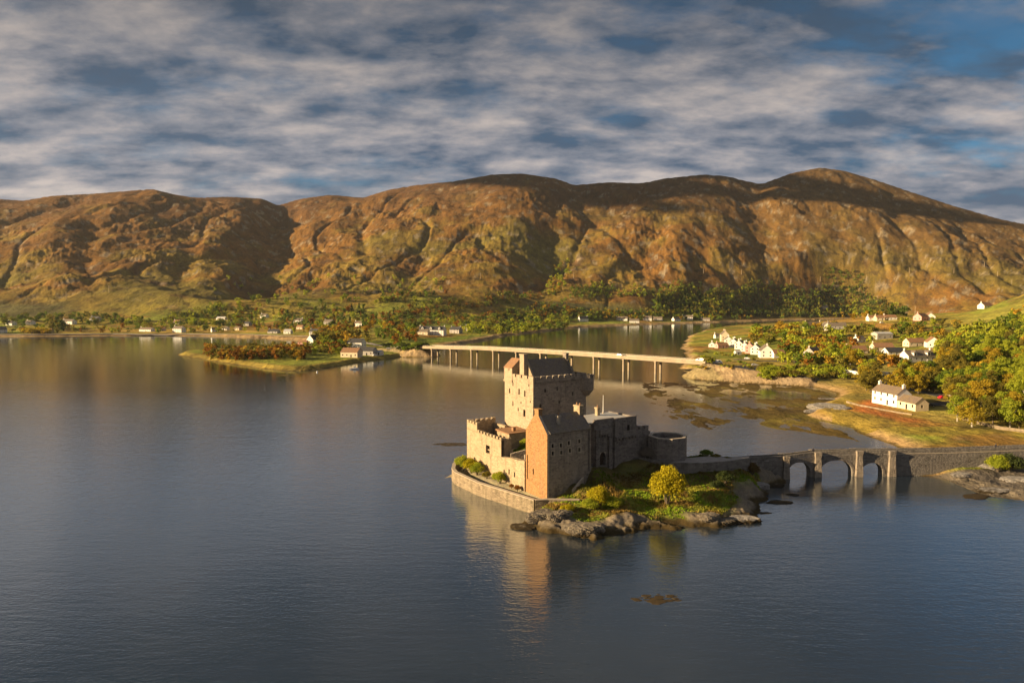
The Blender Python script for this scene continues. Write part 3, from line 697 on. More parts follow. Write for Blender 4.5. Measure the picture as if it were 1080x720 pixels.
def crenels(mb, a, b, z, th, mh=0.9, mw=1.1, gap=0.8, m=0, inner=0):
    """merlons along a line on top of a wall"""
    a = Vector((*a, 0)); b = Vector((*b, 0)); L = (b - a).length; d = (b - a) / L; nx = Vector((-d.y, d.x, 0))
    k = max(1, int(round((L + gap) / (mw + gap)))); st = (L + gap) / k
    for i in range(k):
        s0 = i * st; s1 = s0 + st - gap
        p, q = a + d * s0, a + d * s1
        r = [p - nx * th / 2, q - nx * th / 2, q + nx * th / 2, p + nx * th / 2]
        mb.hexa([(t.x, t.y, z - 0.05) for t in r], [(t.x, t.y, z + mh) for t in r], m)
def wall_run(mb, pts, th, z0, z1, m=0, cren=False, **kw):
    """free-standing wall along a polyline; z0/z1 numbers or lists per point"""
    n = len(pts); Z0 = z0 if hasattr(z0, '__len__') else [z0] * n; Z1 = z1 if hasattr(z1, '__len__') else [z1] * n
    offs = []
    for i in range(n):
        d0 = Vector(pts[i]) - Vector(pts[i - 1]) if i else Vector(pts[1]) - Vector(pts[0])
        d1 = Vector(pts[i + 1]) - Vector(pts[i]) if i < n - 1 else d0
        d0.normalize(); d1.normalize(); t = (d0 + d1).normalized(); nn = Vector((-t.y, t.x))
        k = 1 / max(0.5, nn.dot(Vector((-d1.y, d1.x)))); offs.append(nn * th / 2 * k)
    for i in range(n - 1):
        a, b = Vector(pts[i]), Vector(pts[i + 1]); oa, ob = offs[i], offs[i + 1]
        mb.hexa([(*(a - oa), Z0[i]), (*(b - ob), Z0[i + 1]), (*(b + ob), Z0[i + 1]), (*(a + oa), Z0[i])],
                [(*(a - oa), Z1[i]), (*(b - ob), Z1[i + 1]), (*(b + ob), Z1[i + 1]), (*(a + oa), Z1[i])], m)
        if cren: crenels(mb, a, b, (Z1[i] + Z1[i + 1]) / 2, th, m=m, **kw)

castle = empty('castle', (C0[0], C0[1], 0), TH)
tag(castle, 'medieval stone castle with keep and gatehouse on the small island', 'castle')

def rel(px, py, axis, val):
    """where a picture point meets the castle-frame plane u=val or v=val: returns (other coordinate, z)"""
    d = ray(px, py)
    o = np.array([-C0[0], -C0[1]]); lu = o[0] * UX + o[1] * UY; lv = -o[0] * UY + o[1] * UX
    du = d[0] * UX + d[1] * UY; dv = -d[0] * UY + d[1] * UX
    if axis == 'u': t = (val - lu) / du; return lv + dv * t, CAMH + d[2] * t
    t = (val - lv) / dv; return lu + du * t, CAMH + d[2] * t

# ---- gabled house nearest the camera
AW, AL, AE, AR = 7.9, 12.7, 17.0, 20.4     # width, length, eave, ridge
Z0 = 1.5
hs = MB(); pn = []
slits = []
def win_u(px, py, w_, h_, u, v0):          # opening on a plane u = const, measured from v0
    v, z = rel(px, py, 'u', u); return (v - v0 - w_ / 2, v - v0 + w_ / 2, z - h_ / 2 - Z0, z + h_ / 2 - Z0)
def win_v(px, py, w_, h_, v, u0, zb=None):
    u, z = rel(px, py, 'v', v); zb = Z0 if zb is None else zb
    return (u - u0 - w_ / 2, u - u0 + w_ / 2, z - h_ / 2 - zb, z + h_ / 2 - zb)
ops = [win_u(556.3, 492, 0.35, 5.5, 0, 0), win_u(562.5, 497, 0.4, 1.3, 0, 0)]
hg = MB()
panel(hg, (0, 0, Z0), (0, 1, 0), (-1, 0, 0), AW, AE - Z0, ops, 0, 0.5, pn)
hg.face([(0, 0, AE), (0, AW / 2 - 0.75, AR + 0.35), (0, AW / 2 + 0.75, AR + 0.35), (0, AW, AE)], 0)
hg.face([(0.7, 0, AE), (0.7, AW, AE), (0.7, AW / 2 + 0.75, AR + 0.35), (0.7, AW / 2 - 0.75, AR + 0.35)], 0)
for a, b in (((0, AE), (AW / 2 - 0.75, AR + 0.35)), ((AW / 2 + 0.75, AR + 0.35), (AW, AE))):
    hg.face([(0, a[0], a[1]), (0.7, a[0], a[1]), (0.7, b[0], b[1]), (0, b[0], b[1])], 1)
house = hg.build('gable_house', [M['harl'], M['dress']], castle)
tag(house, 'orange stone gable end of the tall house nearest the water')
sidew = MB(); pns = []
wp = [(582.8, 470), (591.5, 469.5), (600, 467), (583, 478), (592, 477), (611, 465), (611, 474), (601, 475), (604, 490)]
ops = [win_v(x, y, 0.62, 0.9, 0, 0) for x, y in wp[:8]]
ops.sort()
panel(sidew, (0, 0, Z0), (1, 0, 0), (0, -1, 0), AL, AE - Z0, ops, 0, 0.35, pns)
panel(sidew, (AL, AW, Z0), (-1, 0, 0), (0, 1, 0), AL, AE - Z0, [], 0)
panel(sidew, (AL, 0, Z0), (0, 1, 0), (1, 0, 0), AW, AE - Z0, [], 0)
sidew.face([(AL, 0, AE), (AL, AW, AE), (AL, AW / 2 + 0.5, AR + 0.3), (AL, AW / 2 - 0.5, AR + 0.3)], 0)
sidew.bar((0.7, -0.06, AE + 0.02), (AL, -0.06, AE + 0.02), 0.3, 0.22, 1)
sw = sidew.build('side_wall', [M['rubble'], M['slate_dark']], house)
for q_, z_ in ((AL - .7, 7.5), (.35, 3)):
    dp_ = MB(); dp_.tube([(q_, -0.12, z_), (q_, -0.12, AE - 0.1)], 0.09, 6); dp_.build('drainpipe', M['slate_dark'], house)
add_panes(pn, house, 'void', 'slit_window'); add_panes(pns, house, 'glass', 'window')
for a in pns:
    sur = MB()
    a = [Vector(q) for q in a]
    x0, x1 = min(q.x for q in a), max(q.x for q in a); z0, z1 = min(q.z for q in a), max(q.z for q in a)
    for bx in ((x0 - 0.22, x1 + 0.22, z1, z1 + 0.22), (x0 - 0.22, x1 + 0.22, z0 - 0.2, z0), (x0 - 0.2, x0, z0, z1), (x1, x1 + 0.2, z0, z1)):
        sur.box(bx[0], bx[1], -0.07, 0.003, bx[2], bx[3])
    sur.build('window_surround', M['dress'], house)
rf = MB()
for s in (0, 1):
    ya, yb = (-0.25, AW / 2) if s == 0 else (AW + 0.25, AW / 2)
    rf.hexa([(0.7, ya, AE - 0.05), (AL - 0.05, ya, AE - 0.05), (AL - 0.05, yb, AR), (0.7, yb, AR)] if s == 0 else [(AL - 0.05, ya, AE - 0.05), (0.7, ya, AE - 0.05), (0.7, yb, AR), (AL - 0.05, yb, AR)],
            [(0.7, ya, AE + 0.15), (AL - 0.05, ya, AE + 0.15), (AL - 0.05, yb, AR + 0.2), (0.7, yb, AR + 0.2)] if s == 0 else [(AL - 0.05, ya, AE + 0.15), (0.7, ya, AE + 0.15), (0.7, yb, AR + 0.2), (AL - 0.05, yb, AR + 0.2)])
rf.build('roof', M['slate'], house)
def chimney(x0, x1, y0, y1, z0, z1, parent, mat='dress', pots=2, name='chimney'):
    mb = MB(); mb.box(x0, x1, y0, y1, z0, z1 - 0.35); mb.box(x0 - 0.12, x1 + 0.12, y0 - 0.12, y1 + 0.12, z1 - 0.35, z1)
    o = mb.build(name, M[mat], parent)
    for i in range(pots):
        f = (i + 0.5) / pots
        cx_, cy_ = ((x0 + x1) / 2, y0 + (y1 - y0) * f) if (y1 - y0) > (x1 - x0) else (x0 + (x1 - x0) * f, (y0 + y1) / 2)
        pb = MB(); pb.tube([(cx_, cy_, z1), (cx_, cy_, z1 + 0.55)], [0.2, 0.16], 8)
        if parent.parent is None: pb.build('chimney_pot', M['tile_rust'], o)
        else:
            o.data.materials.append(M['tile_rust'])
            bm = bmesh.new(); bm.from_mesh(o.data)
            vs = [bm.verts.new(v) for v in pb.v]
            for f_ in pb.f:
                fc = bm.faces.new([vs[k] for k in f_]); fc.material_index = len(o.data.materials) - 1
            bm.to_mesh(o.data); bm.free()
    return o
chimney(0.03, 1.1, AW / 2 - 0.72, AW / 2 + 0.72, AE + 2.2, 22.2, house, 'harl', 0)
chimney(4.2, 4.9, 1.5, 2.2, 17.6, 20.6, house, 'dress', 1)
chimney(AL - 0.95, AL + 0.15, AW / 2 - 1.0, AW / 2 + 1.1, AR - 0.8, 22.0, house, 'curtain', 2)

# ---- keep
KU, KV, KL, KW, KP = 12.66, 22.1, 17.8, 12.8, 25.4
kz = 5.0
Z0 = kz
kp = []; kb = MB()
kw = [(537.5, 412, .55, 1.3), (547.5, 413, .6, 1.5), (553.5, 415, .6, 1.6), (541, 425.5, .45, 1.3), (546.5, 431.5, .45, .9), (553, 435.5, .9, 1.8), (541, 405, .45, 1), (537.2, 398.5, .45, .7), (557.8, 406, .4, .7), (559.3, 423.5, .35, .6), (549.5, 424.5, .35, .6)]
ops = [(v - KV - w_ / 2, v - KV + w_ / 2, z - h_ / 2 - kz, z + h_ / 2 - kz) for (x, y, w_, h_) in kw for v, z in [rel(x, y, 'u', KU)]]
panel(kb, (KU, KV, kz), (0, 1, 0), (-1, 0, 0), KW, KP - kz, ops, 0, 0.5, kp)
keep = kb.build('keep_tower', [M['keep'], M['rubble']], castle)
tag(keep, 'tall square keep with pale sunlit west face')
kd = MB(); kp2 = []
kw2 = [(575, 412, .5, .9), (588, 410, .5, 1.0), (604, 415, .5, 1.0), (570, 428, .5, .9), (590, 424, .45, .8)]
ops = [(u - KU - w_ / 2, u - KU + w_ / 2, z - h_ / 2 - kz, z + h_ / 2 - kz) for (x, y, w_, h_) in kw2 for u, z in [rel(x, y, 'v', KV)]]
panel(kd, (KU, KV, kz), (1, 0, 0), (0, -1, 0), KL, KP - kz, ops, 0, 0.45, kp2)
panel(kd, (KU + KL, KV, kz), (0, 1, 0), (1, 0, 0), KW, KP - kz, [], 0)
panel(kd, (KU + KL, KV + KW, kz), (-1, 0, 0), (0, 1, 0), KL, KP - kz, [], 0)
# wall walk
kd.box(KU + 0.05, KU + KL - 0.05, KV + 0.05, KV + KW - 0.05, KP - 0.6, KP - 0.35)
# corbel course under the parapet on the shaded side
for i in range(22):
    x = KU + 0.8 + i * 0.78
    kd.box(x, x + 0.3, KV - 0.28, KV + 0.01, KP - 0.55, KP - 0.12)
kd.build('shaded_wall', M['rubble'], keep)  # darker stone than the west face, so shade is put into the colour
add_panes(kp, keep, 'void', 'window'); add_panes(kp2, keep, 'void', 'window')
pr = MB()
e = 0.06
wall_run(pr, [(KU + 0.3, KV + KW), (KU + 0.3, KV + 0.0)], 0.6 + e, KP, KP + 0.75, 0, True, mh=0.75, mw=1.9, gap=0.6)
pr.build('sunlit_parapet', M['keep'], keep)  # paler stone than the other parapets, sunlight put into the colour
pr = MB()
wall_run(pr, [(KU + 0.64, KV + 0.15), (KU + KL, KV + 0.15)], 0.7, KP, KP + 0.75, 0, True, mh=0.7, mw=1.5, gap=0.55)
wall_run(pr, [(KU + KL - 0.3, KV + 0.51), (KU + KL - 0.3, KV + KW - 0.7)], 0.6, KP, KP + 0.75, 0, True, mh=0.7, mw=1.5, gap=0.55)
wall_run(pr, [(KU + KL, KV + KW - 0.35), (KU + 0.64, KV + KW - 0.35)], 0.7, KP, KP + 0.75, 0, True, mh=0.7, mw=1.5, gap=0.55)
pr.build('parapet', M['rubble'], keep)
# main roof with crow-stepped far gable
gx0, gx1, gy0, gy1, gz, gr = KU + 1.9, KU + KL - 2.0, KV + 1.7, KV + 10.0, KP - 0.3, 30.6
gm = (gy0 + gy1) / 2
rg = MB()
rg.hexa([(gx0, gy0, gz), (gx0, gy1, gz), (gx0 + .6, gy1, gz), (gx0 + .6, gy0, gz)][::-1], [(gx0, gy0, gz + .05), (gx0, gy1, gz + .05), (gx0 + .6, gy1, gz + .05), (gx0 + .6, gy0, gz + .05)][::-1])
for xx in (gx0, gx0 + 0.6):
    pts = [(xx, gy0, gz), (xx, gy1, gz), (xx, gm, gr + 0.35)]
    rg.face(pts if xx == gx0 else pts[::-1])
for y_ in (gy0, gy1):
    rg.face([(gx0, y_, gz), (gx0 + .6, y_, gz), (gx0 + .6, gm, gr + .35), (gx0, gm, gr + .35)], 0)
rg.build('roof_gable', M['curtain'], keep)
fg = MB(); n_ = 7
for i in range(n_):
    h0 = gz + (gr - gz) * i / n_; h1 = gz + (gr - gz) * (i + 1) / n_ + 0.35
    wy = (gy1 - gy0) / 2 * (1 - i / n_)
    fg.box(gx1 - 0.7, gx1, gm - wy, gm + wy, h0, h1)
fg.build('crow_stepped_gable', M['rubble'], keep)
mr = MB()
for sgn, ya in ((1, gy0), (-1, gy1)):
    q = [(gx0 + .6, ya, gz), (gx1 - .7, ya, gz), (gx1 - .7, gm, gr), (gx0 + .6, gm, gr)]
    if sgn < 0: q = [q[1], q[0], q[3], q[2]]
    mr.hexa(q, [(a, b, c + 0.18) for a, b, c in q])
mr.box(gx0 + .6, gx1 - .7, gy0 + .1, gy1 - .1, gz - .3, gz)
mr.build('roof', M['slate'], keep)
vC, _ = rel(551.3, 385, 'u', KU + 1.0)
chimney(KU + 0.7, KU + 1.9, vC - 0.95, vC + 0.95, KP - .4, 32.3, keep, 'keep', 0)
chimney(gx1 - 0.75, gx1 + 0.1, gm - 0.7, gm + 0.7, gr - 0.5, 32.0, keep, 'rubble', 0)
# cap house on the left corner
cv0, cv1, cu1 = KV + KW - 3.6, KV + KW + 0.15, KU + 5.2
ch = MB(); cp = []
o1 = [(v - cv0 - .2, v - cv0 + .2, z - .4 - KP + .3, z + .4 - KP + .3) for v, z in [rel(536.8, 389, 'u', KU - .12)]]
panel(ch, (KU - .12, cv0, KP - .3), (0, 1, 0), (-1, 0, 0), cv1 - cv0, 28.4 - KP + .3, o1, 0, .3, cp)
panel(ch, (cu1, cv0, KP - .3), (-1, 0, 0), (0, -1, 0), cu1 - KU + .12, 28.4 - KP + .3, [], 1)
panel(ch, (KU - .12, cv1, KP - .3), (1, 0, 0), (0, 1, 0), cu1 - KU + .12, 28.4 - KP + .3, [], 0)
panel(ch, (cu1, cv1, KP - .3), (0, -1, 0), (1, 0, 0), cv1 - cv0, 28.4 - KP + .3, [], 0)
um = (KU - .12 + cu1) / 2
for y_ in (cv0, cv1): ch.face([(KU - .12, y_, 28.4), (cu1, y_, 28.4), (um, y_, 30.7)], 1 if y_ == cv0 else 0)
ch.box(KU - .3, KU + .02, cv0 - .1, cv1 + .1, KP - .75, KP - .28)
cap = ch.build('cap_house', [M['keep'], M['curtain']], keep)
cr = MB()
for a, b in (((KU - .25, 28.3), (um, 30.7)), ((cu1 + .12, 28.3), (um, 30.7))):
    q = [(a[0], cv0 - .1, a[1]), (b[0], cv0 - .1, b[1]), (b[0], cv1 + .1, b[1]), (a[0], cv1 + .1, a[1])]
    if a[0] > b[0]: q = q[::-1]
    cr.hexa(q[::-1], [(i, j, k + .15) for i, j, k in q[::-1]])
cr.build('cap_house_roof', M['tile_rust'], keep)
add_panes(cp, keep, 'void', 'window')
# corner turret on the right with corbelled base
tb = MB(); tx, ty = KU + KL + 0.1, KV - 0.1
ring = lambda r, z: [(tx + r * math.cos(i * math.pi / 5), ty + r * math.sin(i * math.pi / 5), z) for i in range(10)]
tb.hexa(ring(0.5, 20.6), ring(1.9, 22.3)); tb.hexa(ring(1.95, 22.3), ring(1.95, 25.6))
for i in range(0, 10, 2):
    a0, a1 = i * math.pi / 5, (i + 1.1) * math.pi / 5
    tb.hexa([(tx + r * math.cos(a), ty + r * math.sin(a), 25.55) for r, a in ((1.45, a0), (1.95, a0), (1.95, a1), (1.45, a1))], [(tx + r * math.cos(a), ty + r * math.sin(a), 26.5) for r, a in ((1.45, a0), (1.95, a0), (1.95, a1), (1.45, a1))])
tb.build('corner_turret', M['rubble'], keep)

# ---- west curtain wall with window and the roofless battery
def cw(t): return (0.0 + 2.0 * t / 29.0, 7.9 + t)          # along the west wall
cb = MB(); wpn = []
# lower wall, slightly proud, weathered top
pts = [cw(t) for t in (0.05, 3, 6, 9.2, 12.5, 17.5)]
wall_run(cb, [(p[0] + 0.35, p[1]) for p in pts], 1.3, 1.5, [9.7, 9.3, 9.2, 8.7, 8.3, 7.5])
curtain = cb.build('west_curtain_wall', M['curtain'], castle)
tag(curtain, 'long sunlit curtain wall above the terrace')
for x, y in ((529.5, 498), (535.3, 497.5), (541.7, 500.5)):
    d = ray(x, y)
    t0 = 9.0
    v, z = rel(x, y, 'u', -0.3)
    sl = MB(); sl.box(-0.36 + 2 * (v - 7.9) / 29, -0.2 + 2 * (v - 7.9) / 29, v - .2, v + .2, z - .6, z + .6)
    sl.build('arrow_slit', M['void'], curtain)
# battery block: panels with a real window
bt = MB()
a = cw(11.2); b = cw(29.2)
hv = Vector((b[0] - a[0], b[1] - a[1], 0)); L = hv.length; hv.normalize(); nv = Vector((-hv.y, hv.x, 0))
v_, z_ = rel(514.3, 473.2, 'u', 1.2)
wx = v_ - 7.9 - 11.2
op = [(wx - 1.0, wx + 1.0, z_ - 1.15 - 1.5, z_ + .9 - 1.5)]
panel(bt, (a[0], a[1], 1.5), hv, nv, L, 11.0, op, 0, 0.8, wpn)
inn = Vector((a[0], a[1], 0)) - nv * 0.9
panel(bt, (inn.x, inn.y, 8), hv, -nv, L, 4.5, [], 0)
P0 = Vector((a[0], a[1])); P1 = Vector((b[0], b[1])); nn2 = Vector((nv.x, nv.y))
s1 = P0 + Vector((hv.x, hv.y)) * 0.0 - nn2 * 0.9; 
bt.hexa([(*P0, 12.4), (*(P0 - nn2 * .9), 12.4), (*(P1 - nn2 * .9), 12.4), (*P1, 12.4)], [(*P0, 12.51), (*(P0 - nn2 * .9), 12.51), (*(P1 - nn2 * .9), 12.51), (*P1, 12.51)])
crenels(bt, P0 - nn2 * .25, P0 + Vector((hv.x, hv.y)) * 12.2 - nn2 * .25, 12.5, 0.5, mh=0.6, mw=0.9, gap=0.75)
t0_ = P0 + Vector((hv.x, hv.y)) * 12.4
# tall corner of the battery
wall_run(bt, [tuple(t0_ - nn2 * .46), tuple(P1 - nn2 * .46)], 0.9, 12.5, 14.3, 0, True, mh=0.6, mw=0.8, gap=0.6)
wall_run(bt, [(P1.x + 1.0, P1.y - .45), (P1.x + 8.5, P1.y - .45)], 0.9, 5, 14.2, 0, True, mh=0.6, mw=0.9, gap=0.7)
wall_run(bt, [(P0.x + .92, P0.y + .45), (P0.x + 3.0, P0.y + .45)], 0.9, 5, 12.2, 0, True, mh=0.55, mw=0.8, gap=0.5)
wall_run(bt, [(P1.x + 8.1, P1.y - .9), (P1.x + 8.1, P1.y - 6.5)], 0.8, 5, 13.4, 0, False)
bt.box(P0.x + 1.0, P1.x + 7.6, P0.y + .95, P1.y - 1, 8.6, 8.9)
bat = bt.build('battery', M['curtain'], castle)
add_panes(wpn, bat, 'void', 'window')
# little flat-roofed range inside the courtyard
lo = MB(); ub, zb_ = rel(531, 462, 'v', 24.0)
lo.box(6.2, 12.3, 23.5, 29.0, 7.0, 12.6); lodge = lo.build('courtyard_range', M['curtain'], castle)
lr = MB(); lr.hexa([(5.9, 23.2, 12.6), (12.6, 23.2, 12.6), (12.6, 29.3, 12.8), (5.9, 29.3, 12.8)], [(5.9, 23.2, 12.85), (12.6, 23.2, 12.85), (12.6, 29.3, 13.2), (5.9, 29.3, 13.2)])
lr.box(8.5, 9.3, 25.0, 25.8, 12.8, 13.9)
lr.build('roof', M['tile_rust'], lodge)
# inner courtyard walls (low, ruined)
ci = MB()
wall_run(ci, [(1.8, 16.5), (5.0, 15.0), (9.0, 14.2)], 0.8, 5, [9.6, 10.4, 10.0])
wall_run(ci, [(3.0, 12.5), (6.0, 11.5), (10.5, 11.0)], 0.8, 5, [9.9, 9.5, 10.6])
wall_run(ci, [(10.5, 8.3), (10.5, 16.5), (12.5, 21.9)], 0.8, 5, [10.4, 11.0, 11.6])
ci.build('courtyard_wall', M['rubble'], castle)

# ---- gatehouse range on the right
GU0, GU1, GV, GT = 17.3, 30.8, 4.0, 17.2
gb = MB(); gpn = []
um_ = rel(647, 460, 'v', GV)[0]
def gop(px, py, w_, h_, u0): 
    u, z = rel(px, py, 'v', GV); return (u - u0 - w_ / 2, u - u0 + w_ / 2, z - h_ / 2 - 5, z + h_ / 2 - 5)
du, dz = rel(635.8, 476, 'v', GV)
arch = []
gt = [(du - GU0 - 0.95, du - GU0 + 0.95, 1.6, 4.9)] + [gop(638, 457.5, .5, .9, GU0)]
panel(gb, (GU0, GV, 5), (1, 0, 0), (0, -1, 0), um_ - GU0, GT - 5, gt, 0, 1.0, None)
panel(gb, (um_, GV - 0.5, 5), (1, 0, 0), (0, -1, 0), GU1 - um_, GT - 5, [gop(661.5, 450.5, 0.9, 1.5, um_)], 0, 0.5, gpn)
gb.face([(um_, GV, 5), (um_, GV - .5, 5), (um_, GV - .5, GT), (um_, GV, GT)])
panel(gb, (GU1, GV - .5, 5), (0, 1, 0), (1, 0, 0), 9.5, GT - 5, [], 0)
panel(gb, (GU0, GV + 9, 5), (0, -1, 0), (-1, 0, 0), 9, GT - 5, [], 0)
panel(gb, (GU1, GV + 9, 5), (-1, 0, 0), (0, 1, 0), GU1 - GU0, GT - 5, [], 0)
# buttresses either side of the arch, machicolation boxes
for q in (du - 2.6, du + 1.55): gb.box(q, q + 0.95, GV - .55, GV - .003, 5, GT - 1.6)
gb.box(du - 1.6, du + 1.5, GV - .9, GV - .003, 14.3, 15.6)
for i in range(4): gb.box(du - 1.5 + i * .85, du - 1.2 + i * .85, GV - .75, GV - .003, 13.6, 14.3)
for i in range(7):
    q = um_ + 0.3 + i * (GU1 - um_ - .8) / 6; gb.box(q, q + .35, GV - 1.0, GV - .503, 12.3, 12.9)
gb.box(um_ + .1, GU1 - .1, GV - 1.0, GV - .503, 12.9, 13.3)
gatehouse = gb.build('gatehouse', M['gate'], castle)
tag(gatehouse, 'dark shaded gatehouse range with pointed entrance')
add_panes(gpn, gatehouse, 'void', 'window')
# pointed head filling the doorway, and the door
dh = MB(); x0, x1 = du - .95, du + .95; zt = 9.9; zs = 8.5
n_ = 6
for s, xa in ((1, x0), (-1, x1)):
    pts = []
    for i in range(n_ + 1):
        a_ = i / n_; xx = xa + s * 0.95 * (1 - math.cos(a_ * math.pi / 2)) ; zz = zs + (zt - zs) * math.sin(a_ * math.pi / 2)
        pts.append((xx, zz))
    for (xa_, za_), (xb_, zb2) in zip(pts, pts[1:]):
        q = [(xa_, GV + .02, za_), (xb_, GV + .02, zb2), (xb_, GV + .02, zt + .01), (xa_, GV + .02, zt + .01)]
        dh.face(q if s > 0 else q[::-1])
dh.build('arch_head', M['dress'], gatehouse)
db = MB(); db.box(x0, x1, GV + .9, GV + 1.02, 6.6, 9.9); db.build('gate', M['wood'], gatehouse)
gr_ = MB()
um3 = um_ + .3
gr_.hexa([(GU0 - 1.8, GV + .6, GT - .2), (GU1 - .3, GV + .6, GT - .2), (GU1 - .3, GV + 8.6, GT - .2), (GU0 - 1.8, GV + 8.6, GT - .2)], [(GU0 - 1.8, GV + .6, GT), (GU1 - .3, GV + .6, GT), (GU1 - .3, GV + 8.6, GT + .35), (GU0 - 1.8, GV + 8.6, GT + .35)])
gr_.build('flat_roof', M['lead'], gatehouse)
gp = MB()
wall_run(gp, [(GU0, GV + .3), (um_, GV + .3)], 0.6, GT, GT + 0.7); wall_run(gp, [(um_ + .003, GV - .2), (GU1, GV - .2)], 0.6, GT, GT + .55)
wall_run(gp, [(GU1 - .3, GV + .12), (GU1 - .3, GV + 9)], 0.6, GT, GT + .5)
gp.build('parapet', M['gate'], gatehouse)
chimney(um_ + .6, um_ + 1.5, GV + 6.5, GV + 7.4, GT, GT + 2.3, gatehouse, 'curtain', 1)
# lower wall and the open polygonal bastion
eb = MB()
wall_run(eb, [(GU1 + .01, GV + .6), (GU1 + 4.9, GV + .6)], 1.0, 4.5, 14.0, 0, True, mh=.7, mw=1.1, gap=.7)
wall_run(eb, [(GU1 + 4.4, GV + 1.12), (GU1 + 4.4, GV + 6.5)], 1.0, 4.5, 13.6, 0, True, mh=.6, mw=1.1, gap=.7)
wall_run(eb, [(GU1 + 4.92, GV + 2.0), (GU1 + 8.0, GV + 3.0)], .9, 4.5, 12.6, 0, False)
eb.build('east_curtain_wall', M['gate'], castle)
fc = W2L(*P(711, 462, 12.5)); fb = MB(); fr = 4.9
fc = (fc[0] + 1.6, fc[1] + 3.6)
angs = [i * math.pi / 4 + .2 for i in range(8)]
outer = [(fc[0] + fr * math.cos(a), fc[1] + fr * math.sin(a)) for a in angs]
inner = [(fc[0] + (fr - .8) * math.cos(a), fc[1] + (fr - .8) * math.sin(a)) for a in angs]
for i in range(8):
    j = (i + 1) % 8
    q = [outer[i], outer[j], inner[j], inner[i]]
    fb.hexa([(*p, 4.5) for p in q], [(*p, 12.3) for p in q]); fb.hexa([(*p, 12.302) for p in q], [(*p, 12.5) for p in q], 1)
fb.hexa([(*p, 9.5) for p in inner], [(*p, 10.0) for p in inner])
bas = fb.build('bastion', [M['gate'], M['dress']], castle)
tag(bas, 'low open eight-sided bastion at the east end')
ob = MB()
for (px_, py_) in ((693, 465), (712, 466), (727, 466)):
    pass

# flagpole behind the gatehouse
fx, fy = L2W(um_ + 4.2, GV + 8.3)
fp_ = empty('flagpole', (fx, fy, GT + .33)); tag(fp_, 'slim white flagpole standing on the flat roof of the gatehouse', 'flagpole')
q = MB(); q.tube([(0, 0, 0), (0, 0, 4.4)], [.11, .06], 8); q.build('pole', M['frame'], fp_)
q = MB(); q.tube([(0, 0, 0), (0, 0, .25)], [.3, .25], 8); q.build('base', M['dress'], fp_)
q = MB(); q.box(-.09, .09, -.09, .09, 4.4, 4.56); q.build('finial', M['frame'], fp_)

# ------------------------------------------------------------------ island
isl_px = [(475, 503), (480, 511), (493, 518.5), (512, 525.5), (530, 531.5), (548, 538), (556, 541), (545, 547), (536, 554), (546, 560), (563, 560), (580, 562), (600, 565), (613, 569.5), (630, 569), (653, 563.5), (675, 560), (693, 558.5), (715, 557.5), (742, 556),
    (768, 555.5), (786, 551), (800, 546), (803, 538), (798, 531), (806, 527), (815, 521), (812, 515), (824, 511), (836, 505)]
isl = [P(x, y, 0) for x, y in isl_px] + [(P(815, 480, 6.8)[0], P(815, 480, 6.8)[1] + 1.5), (P(800, 481, 6.4)[0], P(800, 481, 6.4)[1] + 2.5), (P(769, 481, 6.8)[0], P(769, 481, 6.8)[1] + 3.5), (P(748, 481, 6.8)[0], P(748, 481, 6.8)[1] + 8), (P(731, 482, 6.8)[0], P(731, 482, 6.8)[1] + 12)] + [L2W(u, v) for u, v in ((46, 16), (42, 26), (33, 40), (20, 43), (8, 42.5), (0, 41), (-5, 37.5))]
ctrl = [(*L2W(-2, 5), 2.8), (*L2W(-2, 20), 2.8), (*L2W(-2, 33), 2.9), (*L2W(-5, 25), 2.6), (*P(564, 527, 2.8), 2.6), (*P(600, 528, 2.9), 2.6), (*L2W(4, -1.5), 3.2), (*L2W(12.7, -1), 7.8), (*L2W(8, -1), 5.2),
    (*L2W(6, 12), 8.4), (*L2W(5, 24), 8.6), (*L2W(12, 20), 10.5), (*L2W(20, 20), 10.5), (*L2W(25, 30), 10.5), (*L2W(11, 10), 8.5), (*L2W(20, 38), 8), (*L2W(8, 39), 5), (*L2W(38, 25), 6),
    (*L2W(19, 2.5), 6.9), (*L2W(30, 2), 6.9), (*P(660, 486, 6.6), 6.7), (*P(700, 489, 6.4), 6.5), (*P(745, 489, 6.2), 6.4), (*P(775, 485, 6.2), 6.4), (*P(745, 482, 6.2), 6.4),
    (*P(640, 497, 5.2), 5.2), (*P(680, 500, 5), 4.8), (*P(720, 500, 4.8), 4.7), (*P(760, 502, 4.6), 4.8), (*P(620, 515, 3.6), 3.6), (*P(660, 513, 3.8), 3.6), (*P(700, 515, 3.6), 3.4), (*P(740, 517, 3.4), 3.3),
    (*P(640, 532, 2.5), 2.4), (*P(680, 535, 2.2), 2.0), (*P(720, 530, 2.4), 2.3), (*P(760, 535, 1.8), 1.9), (*P(790, 520, 2.6), 2.6), (*P(785, 505, 4), 4.2), (*P(800, 500, 3.4), 3.6), (*P(590, 545, 2.0), 2.2), (*P(575, 548, 1.8), 1.8), (*P(620, 552, 1.4), 1.3), (*P(560, 550, 1.0), 1.0)]
CT = np.array(ctrl)
def rbf_z(X, Y):
    num = 0; den = 0
    for cx_, cy_, cz_ in CT:
        w_ = 1 / ((X - cx_) ** 2 + (Y - cy_) ** 2 + 1.5) ** 2
        num = num + w_ * cz_; den = den + w_
    return num / den
wallline = [P(x, y, 2.8) for x, y in [(481, 487.5), (478, 494.5), (488, 501), (505, 508.8), (528, 515.8), (546, 521.5), (564.3, 527.3)]]
